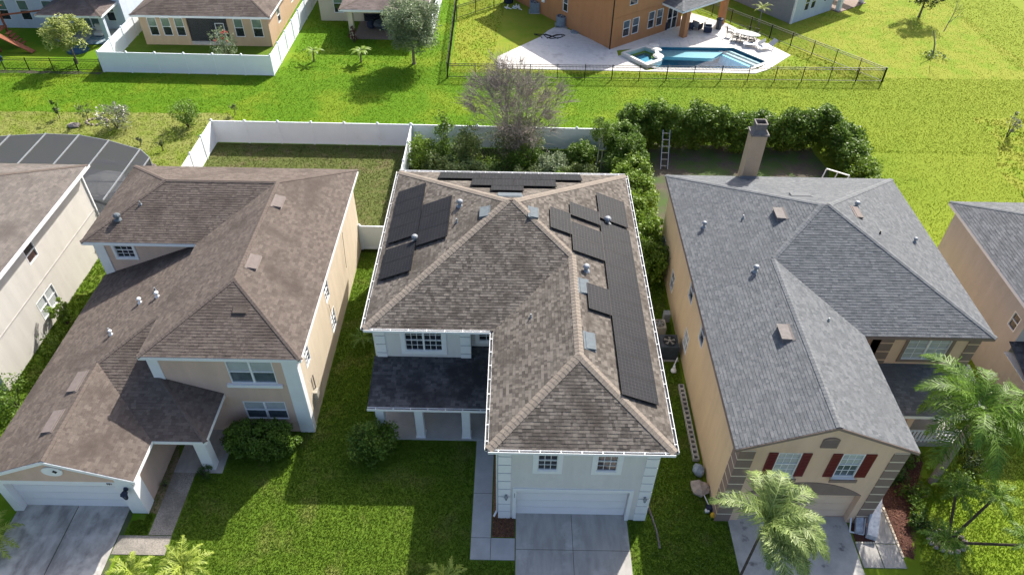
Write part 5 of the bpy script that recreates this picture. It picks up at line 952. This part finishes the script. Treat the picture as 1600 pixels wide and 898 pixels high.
# ------------------------------------------------------------------ vegetation
def shrub(x,y,r,h,m,label,n=900,k=14,ls=.16,z0=0,name='shrub',group=None,cat='shrub',trunk='bark_dark',rx=None,ry=None,cr=None,hollow=.45,asp=.5):
    e = empty(name,(x,y,0),label,cat,group); P_,t = clumps(n,(x,y,z0+(h-z0)*.52),(rx or r,ry or r,(h-z0)*.5),k,cr or r*.42,hollow,z0); leaves('crown',P_,ls,m,e,t,asp)
    mb = MB()
    for q in range(4): a = q*1.6+x; mb.chain([(x+.04*math.cos(a),y+.04*math.sin(a),0),(x+r*.25*math.cos(a),y+r*.25*math.sin(a),h*.35),(x+r*.55*math.cos(a+.3),y+r*.55*math.sin(a+.3),h*.75)],[.035,.025,.01],5)
    mb.build('stems',trunk,e); return e
def limbs(mb, p, d, L, r, depth, spread=.5, nb=3, seg=3, droop=0., minr=.006, tips=None, sides=6, shrink=.72):
    pts = [Vector(p)]; rs = [r]; dv = Vector(d).normalized()
    for k in range(seg): dv = (dv+Vector((random.gauss(0,.1),random.gauss(0,.1),random.gauss(0,.06)-droop))).normalized(); pts.append(pts[-1]+dv*L/seg); rs.append(max(minr, r*(1-.35*(k+1)/seg)))
    for k in range(seg): mb.tube(pts[k],pts[k+1],rs[k],rs[k+1],sides if r > .02 else 3,cap=False)
    if depth <= 0:
        if tips is not None: tips.append(pts[-1])
        return
    for b in range(nb):
        a = 2*math.pi*(b+random.random()*.6)/nb; o = dv.orthogonal().normalized(); o2 = dv.cross(o); nd = (dv+(o*math.cos(a)+o2*math.sin(a))*spread*random.uniform(.6,1.3)).normalized()
        limbs(mb, pts[-1] if b < 2 else pts[-2], nd, L*shrink*random.uniform(.75,1.15), rs[-1]*.72, depth-1, spread, nb, seg, droop, minr, tips, sides, shrink)
def tree(x,y,th_,tr,h,R_,m,label,n=4000,k=40,ls=.2,name='tree',bark='bark',lean=(0,0),rz=None,cat='tree',cr=None,asp=.5,hol=.35,nb=4,group=None):
    e = empty(name,(x,y,0),label,cat,group); mb = MB(); tips = []; c = (x+lean[0],y+lean[1],(h+th_)/2)
    mb.tube((x,y,-.05),(x,y,.12),tr*1.5,tr,8); mb.tube((x,y,.12),(x+lean[0]*.4,y+lean[1]*.4,th_),tr,tr*.7,8); limbs(mb,(x+lean[0]*.4,y+lean[1]*.4,th_*.95),(lean[0]*.1,lean[1]*.1,1),(h-th_)*.42,tr*.6,2,.75,nb,3,tips=tips)
    mb.build('trunk',bark,e); P_,t = clumps(n,c,(R_,R_,rz or (h-th_)/2),k,cr or R_*.3,hol,th_*.75); leaves('crown',P_,ls,m,e,t,asp); return e
# round tree behind the cream patio
tree(-9.0,61.1,1.5,.14,5.7,2.55,'leaf_silver','round silvery green tree on the open lawn in front of the cream house',15000,90,.19,rz=2.2,asp=.5)
tree(-38.2,60.0,1.2,.10,4.6,1.75,'leaf_cream','young pale yellow green tree in front of the playset',3000,34,.26,cr=.5,asp=.35)
tree(40.5,73.6,1.4,.12,4.8,2.2,'leaf_dark','dark leafy tree casting a shadow on the far yellow lawn',3500,36,.22,cr=.55)
e = empty('bare_tree',(38.2,64.6,0),'small leafless tree on the far yellow lawn','tree'); mb = MB(); limbs(mb,(38.2,64.6,0),(.05,.05,1),2.3,.075,0,seg=4); limbs(mb,(38.35,64.75,2.2),(.1,0,1),1.2,.05,3,.55,3,3); mb.build('trunk','bark_grey',e); P_ = np.stack([RNG.normal(38.2,.5,120),RNG.normal(64.4,.5,120),RNG.uniform(.05,.3,120)],1); leaves('weeds',P_,.25,'leaf_olive',e)['kind'] = 'stuff'
# young plants on the open lawns
def sapling(x,y,h,r,m,label,n=160,ls=.2,name='sapling',asp=.4):
    e = empty(name,(x,y,0),label,'young tree'); mb = MB(); limbs(mb,(x,y,0),(.05,0,1),h*.55,.035,2,.6,3,3,tips=None); mb.build('trunk','bark',e); P_,t = clumps(n,(x,y,h*.68),(r,r,h*.35),9,r*.35,.3,.2); leaves('crown',P_,ls,m,e,t,asp); return e
def banana(x,y,h,label,n=9):
    e = empty('banana_plant',(x,y,0),label,'plant'); MB().tube((x,y,0),(x+.1,y,h*.55),.08,.05,7).build('stem','bark',e)
    for k in range(n):
        a = 2*math.pi*k/n+random.random()*.4; mb = MB(); L = random.uniform(.7,1.1)*h*.55; p = Vector((x+.1,y,h*.5)); seg = 6; pts = []
        for s_ in range(seg+1): t = s_/seg; pts.append(p+Vector((math.cos(a)*L*t,math.sin(a)*L*t,L*(.75*t-.75*t*t*1.1))))
        for s_ in range(seg):
            for sd in (-1,1):
                w0 = .16*math.sin(math.pi*min(1,(s_+.15)/seg))*sd; w1 = .16*math.sin(math.pi*min(1,(s_+1.05)/seg))*sd; u = Vector((-math.sin(a),math.cos(a),0)); mb.poly([pts[s_],pts[s_+1],pts[s_+1]+u*w1-Vector((0,0,.03)),pts[s_]+u*w0-Vector((0,0,.03))],random.random())
        mb.build('leaf','leaf_lime',e)
banana(-17.85,61.2,2.0,'small banana plant on the lawn, left one of the two by the cream house',6); banana(-13.7,61.2,2.1,'fuller banana plant on the lawn, right one of the two by the cream house',10)
sapling(-35.3,50.6,1.5,.4,'leaf_dark','thin dark sapling furthest left on the dry lawn',130); sapling(-33.0,50.3,1.5,.7,'leaf_sage','spreading thin sapling ringed by stones on the dry lawn',180)
shrub(-30.3,49.3,1.15,1.9,'leaf_grey','round shrub with white blossoms on the dry lawn',1500,26,.14); P_,t = clumps(150,(-30.3,49.2,1.1),(1.1,1.1,1.0),30,.3,.8,.3); leaves('blossoms',P_,.12,'petal',bpy.data.objects['shrub'],t,.9)
shrub(-25.0,49.6,1.0,2.3,'leaf_hedge','dense dark green bush beside the corner of the white fence',1600,22,.15); sapling(-22.0,51.6,1.0,.3,'leaf_sage','tiny sapling just outside the white fence corner',70)
sapling(-27.6,46.9,.7,.25,'leaf_dark','tiny dark seedling in the middle of the dry lawn',60); sapling(-33.7,46.9,.5,.22,'leaf_dark','smallest seedling near the left edge of the dry lawn',40); sapling(-25.7,46.2,.8,.2,'leaf_dark','thin seedling close to the white side fence',40)
tag(MB().ball((-33.6,49.4,.12),(.5,.3,.16),9,5,.2).build('border_rock','rock',None),'pale rock beside the spreading sapling on the dry lawn','rock')
e = empty('stone_ring',(-32.2,50.1,0),'ring of small stones on the dry lawn by the spreading sapling','stones')
for k in range(12): a = k*.45; MB().ball((-32.2+.8*math.cos(a),50.1+.5*math.sin(a),.06),(.13,.1,.09),6,4,.2).build('stone','rock',e)
e = empty('log_ring',(-25.9,44.2,0),'small ring of pale stones on the dry lawn near the screen enclosure','stones')
for k in range(9): a = k*.7; MB().ball((-25.9+.45*math.cos(a),44.0+.3*math.sin(a),.06),(.14,.1,.08),6,4,.2).build('stone','rock',e)
e = empty('stone_row',(-29,44.6,0),'short row of white stones along the back of the screen enclosure','stones')
for k in range(7): MB().ball((-30.2+k*.32,44.7-k*.05,.1),(.15,.12,.12),6,4,.2).build('stone','coping',e)
shrub(-24.5,28.4,.5,1.9,'leaf_lime','yellow green shrub in front of the lower window of the putty house',1500,18,.13,rx=.55,ry=.9); P_,t = clumps(500,(-24.3,26.6,.5),(.5,.9,.5),14,.4); leaves('crown',P_,.14,'leaf_lime',bpy.data.objects['shrub.002'],t)
shrub(-24.3,22.6,1.1,1.7,'leaf_hedge','green bush at the front corner of the putty house',1200,18,.13)
shrub(-26.1,20.5,1.2,1.6,'leaf_lime','light green bush at the left edge below the putty house',900,16,.13)
shrub(38.0,50.3,.55,2.0,'leaf_grey','thin grey shrub near the right edge of the lawn',350,10,.15); shrub(40.3,48.6,.7,2.2,'leaf_red','dark red leaved shrub at the right edge',500,12,.16)
shrub(-25.3,61.0,1.25,2.9,'leaf_silver','grey green bush with red flowers in front of the peach house porch',1500,24,.15); P_,t = clumps(60,(-25.3,60.9,2.2),(1,1,.7),8,.15); leaves('flowers',P_,.14,'flower_red',bpy.data.objects['shrub.007'],t,.9)
shrub(-15.0,65.3,.5,1.5,'leaf_red','narrow dark red plant at the cream patio column',350,10,.14)
shrub(28.2,73.2,.8,1.1,'leaf_dark','low dark bush along the pale wall of the slate house',500,12,.15); shrub(30.2,74.6,.9,1.3,'leaf_shade','larger dark bush along the pale wall of the slate house',600,12,.15)
# dense bush and ball shrub of the tan house
shrub(-11.55,20.35,1.0,1.65,'leaf_hedge','wide dense green bush under the lower window of the tan house',17000,170,.105,rx=1.85,ry=.9,cr=.26,hollow=.7,asp=.65)
shrub(-13.75,18.85,.38,.55,'leaf_shade','small ball shaped shrub at the foot of the white porch column',700,14,.07,hollow=.7)
shrub(-6.35,20.3,1.05,1.9,'leaf_hedge','dark leafy shrub at the left end of the grey house porch',5500,60,.13,cr=.38)
shrub(-15.45,18.3,.22,.3,'leaf_sage','scraggly dry plant in the narrow bed beside the garage',150,8,.06)
# overgrown bed
BED = [(-6.6,44.6,.9,2.0,'leaf_lime','bright yellow green shrub in the corner of the two white fences'),(-6.5,40.6,.6,1.3,'leaf_yellow','small yellow shrub nearest the back corner of the solar roof'),(-5.0,45.4,.55,3.0,'leaf_dark','tall thin dark shrub rising above the white fence'),(-5.1,43.2,1.0,1.5,'leaf_olive','olive shrub behind the yellow shrubs'),(-4.0,41.2,1.1,1.6,'leaf_sage','sage coloured shrub close behind the back eave'),(-3.4,44.6,1.0,2.3,'leaf_olive','shrub with brownish tips against the white fence'),(-2.6,42.0,1.1,1.5,'leaf_grey','pale flowering shrub left of the bare tree foot'),(-1.2,40.6,1.1,1.3,'leaf_shade','dark low shrub under the bare tree'),(.7,44.7,1.1,1.5,'leaf_shade','dark shrub right of the bare tree foot'),(1.2,41.9,1.1,1.4,'leaf_sage','pale sage mound right of the bare tree'),(2.7,43.4,1.0,1.4,'leaf_silver','silvery mound in the middle of the right bed'),(3.2,41.2,1.0,1.2,'leaf_lime','bright green mound behind the top solar row'),(4.5,42.7,1.1,1.3,'leaf_olive','broad olive mound left of the slender tree'),(4.9,45.6,.9,1.2,'leaf_shade','low dark shrub at the foot of the right white fence'),(-5.8,38.6,1.1,1.3,'leaf_sage','low shrub hidden close to the back wall, left'),(-2.2,38.4,1.1,1.2,'leaf_olive','low shrub close to the back wall, middle'),(2.2,38.8,1.2,1.2,'leaf_sage','low shrub close to the back wall, right'),(5.2,39.4,1.2,1.5,'leaf_lime','bright low shrub behind the right end of the solar roof')]
for x,y,r,h,m,l in BED: shrub(x,y,r,h*1.28,{'leaf_shade':'leaf_hedge','leaf_dark':'leaf_hedge','leaf_grey':'leaf_sage'}.get(m,m),l,int(3200*r*r+600),44,.16,rx=r*1.15,ry=r*1.15,cr=.42,asp=.6)
o = leaves('ground_cover', np.stack([RNG.uniform(-7.3,6.2,22000),RNG.uniform(36,47,22000),RNG.uniform(.03,.4,22000)],1), .13,'leaf_lime',None); tag(o,'low weedy ground cover filling the bed behind the solar roofed house','ground cover',None,'stuff')
o = leaves('ground_cover', np.stack([RNG.uniform(7.0,9.2,2600),RNG.uniform(30,46,2600),RNG.uniform(.03,.25,2600)],1), .11,'leaf_lime',None); tag(o,'bright weeds along the hedge beside the golden side wall','ground cover',None,'stuff')
o = leaves('weeds', np.stack([RNG.uniform(6.2,8.9,1500)+RNG.normal(0,.2,1500),RNG.uniform(13,22,1500),RNG.uniform(.02,.12,1500)],1), .09,'leaf_hedge',None); tag(o,'broad leaved weeds in the shaded lawn right of the garage','weeds',None,'stuff')
# bare crepe myrtle with a tangle of vines
e = empty('bare_tree',(.1,46.0,0),'large leafless twiggy tree with a tangle of vines at its base','tree'); mb = MB(); tips = []
for k in range(9): a = 2*math.pi*k/9; limbs(mb,(.1+.25*math.cos(a),46+.2*math.sin(a),0),(.26*math.cos(a),.26*math.sin(a),1),3.0,.065,3,.42,3,3,tips=tips,shrink=.62)
mb.build('trunk','twig',e); tw = MB()
for p in tips:
    for q in range(11): d = Vector((p.x-.1,p.y-46,0))*.16+Vector((random.gauss(0,.42),random.gauss(0,.42),random.uniform(.0,1))); tw.tube(p-d*.2,p+d.normalized()*random.uniform(.5,1.1),.012,.006,3,cap=False)
for q in range(1200):
    a = random.uniform(0,6.28); rr = random.uniform(.6,3.1); zc = 4.1+random.uniform(-1.9,1.8); p = Vector((.1+rr*math.cos(a),46+rr*.8*math.sin(a),zc)); d = Vector((math.cos(a)*.8,math.sin(a)*.8,random.uniform(-.2,1))).normalized(); tw.tube(p,p+d*random.uniform(.4,1.0),.011,.005,3,cap=False)
tw.build('twigs','twig',e)['kind'] = 'stuff'
P_,t = clumps(6000,(.2,45.6,2.1),(1.9,1.1,2.1),70,.45,.3,.1); leaves('vines',P_,.14,'leaf_olive',e,t); vn = MB()
for q in range(520):
    a = random.uniform(0,6.28); p = Vector((.2+1.4*math.cos(a)*random.random(),45.4+1.2*math.sin(a)*random.random(),random.uniform(1.2,3.8))); pts = [p]
    for s_ in range(3): pts.append(pts[-1]+Vector((random.gauss(0,.25),random.gauss(-.05,.25),random.uniform(-.4,.1))))
    vn.chain(pts,[.014,.012,.01,.006],3)
vn.build('dead_vines','bark_grey',e)['kind'] = 'stuff'
# slender tree left of the hedge
e = empty('slender_tree',(5.9,44.4,0),'slender tree with two pale stems and a feathery crown at the hedge corner','tree'); mb = MB(); mb.chain([(5.8,44.3,0),(5.85,44.4,1.2),(5.9,44.6,2.7)],[.05,.045,.03],6); mb.chain([(6.1,44.3,0),(6.15,44.5,1.3),(6.05,44.7,2.8)],[.05,.04,.03],6); mb.build('trunk','palecane',e); P_,t = clumps(2200,(6.0,44.9,3.2),(1.0,.9,1.0),26,.4,.4,1.6); leaves('crown',P_,.16,'leaf_hedge',e,t,.3)
# hedge of tall shrubs
hd = []
for k in range(7): hd.append((7.7+random.uniform(-.15,.15),33.2+k*2.05,1.35,(2.7,2.8,2.9,3.0,3.1,3.3,3.2)[k],'leaf_lime' if k < 5 else 'leaf_hedge'))
for k in range(9): hd.append((8.6+k*1.6,48.0+random.uniform(-.2,.2),1.15,3.25+random.uniform(-.25,.3)-.05*k,'leaf_hedge'))
hd += [(22.9,48.3,1.15,3.3,'leaf_hedge'),(23.5,46.6,1.1,3.0,'leaf_hedge'),(23.8,44.9,1.05,2.5,'leaf_hedge'),(24.6,46.9,.8,2.3,'leaf_hedge'),(24.1,43.2,1.0,2.0,'leaf_lime'),(24.2,41.6,.9,1.5,'leaf_lime')]
nm = ['nearest the camera','second from the camera','third from the camera','fourth from the camera','fifth from the camera','sixth from the camera, darker','at the back corner beside the slender tree']
for i,(x,y,r,h,m) in enumerate(hd):
    if i < 7: lb = 'tall hedge shrub between the near houses, '+nm[i]
    elif i < 16: lb = 'hedge shrub in the back row behind the grey roof, %s'%('first from the left,second from the left,third from the left,fourth from the left,left of the chimney,just behind the chimney,right of the chimney,second from the right,last before the gap'.split(',')[i-7])
    else: lb = ('tallest hedge shrub at the right of the gap','hedge shrub just in front of the tallest right hand one','hedge shrub halfway down the right hand row','low hedge shrub standing out towards the open lawn','lime green hedge shrub behind the white frame','last low lime shrub of the right hand row')[i-16]
    shrub(x,y,r,h,m,lb,int(5200*r*r),80,.175,name='hedge_shrub',group='shrubs of the tall hedge around the back yard',cr=.46,hollow=.6,asp=.7)
# ------------------------------------------------------------------ palms
def frond(L, droop, el, nleaf=34, ll=.55, hang=.6, tonev=0):
    mb = MB(); p = Vector((0,0,0)); a = el; seg = 12; pts = [p.copy()]
    for s_ in range(seg): pts.append(pts[-1]+Vector((math.cos(a),0,math.sin(a)))*L/seg); a -= droop/seg*(.6+.8*s_/seg)
    for s_ in range(seg): r0 = .022*(1-s_/seg)+.004; mb.tube(pts[s_],pts[s_+1],r0,r0*.9,4,cap=False,tone=.9)
    for k in range(nleaf):
        t = .10+.9*k/nleaf; f_ = t*seg; i = min(seg-1,int(f_)); q = pts[i].lerp(pts[i+1],f_-i); d = (pts[i+1]-pts[i]).normalized(); l = ll*L*.42*math.sin(math.pi*min(1,.18+t*.8))**.6*(1.05-.55*t)*1.5
        for sd in (-1,1):
            u = (Vector((0,sd,0))*random.uniform(.4,1)+d*random.uniform(.2,1.0)+Vector((0,0,random.uniform(-.6,.35)))).normalized(); l *= random.uniform(.7,1.15); w = .03; m1 = q+u*l*.55; tip = m1+(u*(1-hang*.6)+Vector((0,0,-hang*1.3))).normalized()*l*.5; n_ = d*w; tn = random.random()
            mb.poly([q-n_*.5,q+n_*.5,m1+n_*.6,m1-n_*.6],tn); mb.poly([m1-n_*.6,m1+n_*.6,tip],tn)
    return mb
def palm(name,x,y,h,n,L,label,m='leaf_palm',lean=(0,0),tr=.16,droop=1.9,ll=.5,hang=.65,trunk='palm_bark',dirs=None,nleaf=40,cut=None,group=None,ball=True,els=(.2,1.1)):
    e = empty(name,(x,y,0),label,'palm tree',group); top = Vector((x+lean[0],y+lean[1],h)); mb = MB(); seg = 14
    for k in range(seg): a = Vector((x,y,0)).lerp(top,k/seg); b = Vector((x,y,0)).lerp(top,(k+1)/seg); mb.tube(a,b,tr*(1.18-.25*k/seg),tr*(1.08-.25*k/seg),10)
    mb.build('trunk',trunk,e); ms = [frond(L*s_,droop*random.uniform(.85,1.15),0,nleaf,ll,hang).mesh('frond') for s_ in (1,.9,1.06,.8)]
    if ball: MB().tube(top-Vector((0,0,.25)),top+Vector((0,0,.45)),tr*1.0,tr*.5,10).build('crownshaft','leaf_palm',e)
    ds = dirs or [(2*math.pi*k/n*1.0+random.uniform(-.2,.2), els[0]+(els[1]-els[0])*((k*.618)%1)) for k in range(n)]
    for k,(az,el) in enumerate(ds): link('frond',ms[k%4],m if not ms[k%4].materials else None,e,top+Vector((0,0,.15)),(0,-el,az))
    return e
palm('queen_palm',19.43,19.24,4.95,17,3.5,'tall queen palm with a thick pale trunk at the lower right','leaf_palm',tr=.17,lean=(-.05,0),nleaf=120,droop=2.1,ll=.62,hang=.85,els=(.0,1.15))
palm('queen_palm',9.2,13.95,4.75,0,2.7,'windblown palm with silvery fronds in front of the garage with red shutters','leaf_palm_grey',tr=.05,trunk='bark_dark',lean=(.1,.1),nleaf=120,droop=2.2,ll=.62,hang=.8,ball=False,dirs=[(math.radians(a),b) for a,b in ((92,.95),(75,1.1),(30,.95),(8,.85),(-6,.7),(-18,.95),(-30,.7),(-42,.9),(-55,.6),(-68,.8),(172,1.25),(2,1.15),(-36,1.15),(-12,1.25),(50,.75),(18,.6),(-22,.45),(-48,.45),(-85,.7),(-100,.9),(62,1.2),(-62,1.2))])
for i,(dx,dy,hh,lb) in enumerate(((-.15,.9,2.1,'upper left stem of the multi stemmed palm on the lime lawn'),(1.05,.55,2.3,'right hand stem of the multi stemmed palm on the lime lawn'),(1.5,-1.3,2.2,'lowest right stem of the multi stemmed palm on the lime lawn'),(-1.2,-.9,1.6,'left leaning stem of the multi stemmed palm on the lime lawn'))):
    palm('young_palm',19.0+dx*.1,16.35+dy*.1,hh,13,1.25,lb,'leaf_palm' if i else 'leaf_palm',tr=.06,lean=(dx,dy),nleaf=26,droop=1.5,ll=.55,hang=.4,trunk='bark_dark',ball=False,els=(.1,1.1))
e = empty('border_stones',(18.9,16.2,0),'ring of rough stones around the base of the multi stemmed palm','stones')
for k in range(15): a = 2*math.pi*k/15; MB().ball((18.85+.75*math.cos(a),16.25+.5*math.sin(a),.06),(.13,.1,.1),6,4,.25).build('stone','rock',e)
MB().prism([(18.85+.65*math.cos(a),16.25+.42*math.sin(a)) for a in [2*math.pi*k/12 for k in range(12)]],-.02,.02).build('mulch','soil',e)
palm('pygmy_palm',-12.95,14.1,.75,22,1.25,'fuller pygmy palm in sunlight at the lower left, right of the walkway','leaf_palm_pale',tr=.07,nleaf=34,droop=1.6,ll=.5,hang=.35,ball=False,els=(.1,1.2))
palm('pygmy_palm',-15.0,13.9,.6,14,1.05,'smaller yellow green palm between the driveway and the walkway','leaf_palm_pale',tr=.06,nleaf=30,droop=1.5,ll=.5,hang=.35,ball=False,els=(.1,1.2))
palm('pygmy_palm',-21.45,15.2,.7,20,1.45,'palm cut by the left edge beside the old driveway','leaf_palm_pale',tr=.07,nleaf=34,droop=1.6,ll=.5,hang=.35,ball=False,els=(.1,1.2))
palm('pygmy_palm',-2.35,13.7,.8,16,1.05,'small sunlit palm at the bottom edge in front of the grey house','leaf_palm_pale',tr=.06,nleaf=30,droop=1.5,ll=.5,hang=.35,ball=False,els=(.1,1.2))
palm('cycad',-9.1+1.1,27.3,.25,9,1.0,'small palm in the shaded side yard beside the tan side wall','leaf_palm',tr=.06,nleaf=24,droop=1.3,ll=.5,hang=.3,ball=False,els=(.1,.8))
palm('young_palm',23.6,70.6,1.6,9,1.2,'small pale palm behind the fence by the slate house','leaf_cream',tr=.05,nleaf=20,droop=1.4,ball=False)
for (x,y,r,h,m,l) in ((18.5,20.3,.6,1.0,'leaf_hedge','leafy plant in front of the white porch railing'),(17.6,19.5,.6,.8,'leaf_shade','dark low plant between the mulch and the tall palm'),(20.2,18.9,.8,1.2,'leaf_hedge','light leaved plant right of the tall palm trunk'),(18.2,18.3,.7,.7,'leaf_hedge','low green plant at the foot of the tall palm'),(17.9,16.9,.5,.6,'leaf_shade','small plant on the lime lawn near the red mulch'),(21.6,20.3,.9,1.3,'leaf_dark','dark shrub at the right end of the porch')): shrub(x,y,r,h,m,l,700,14,.13)
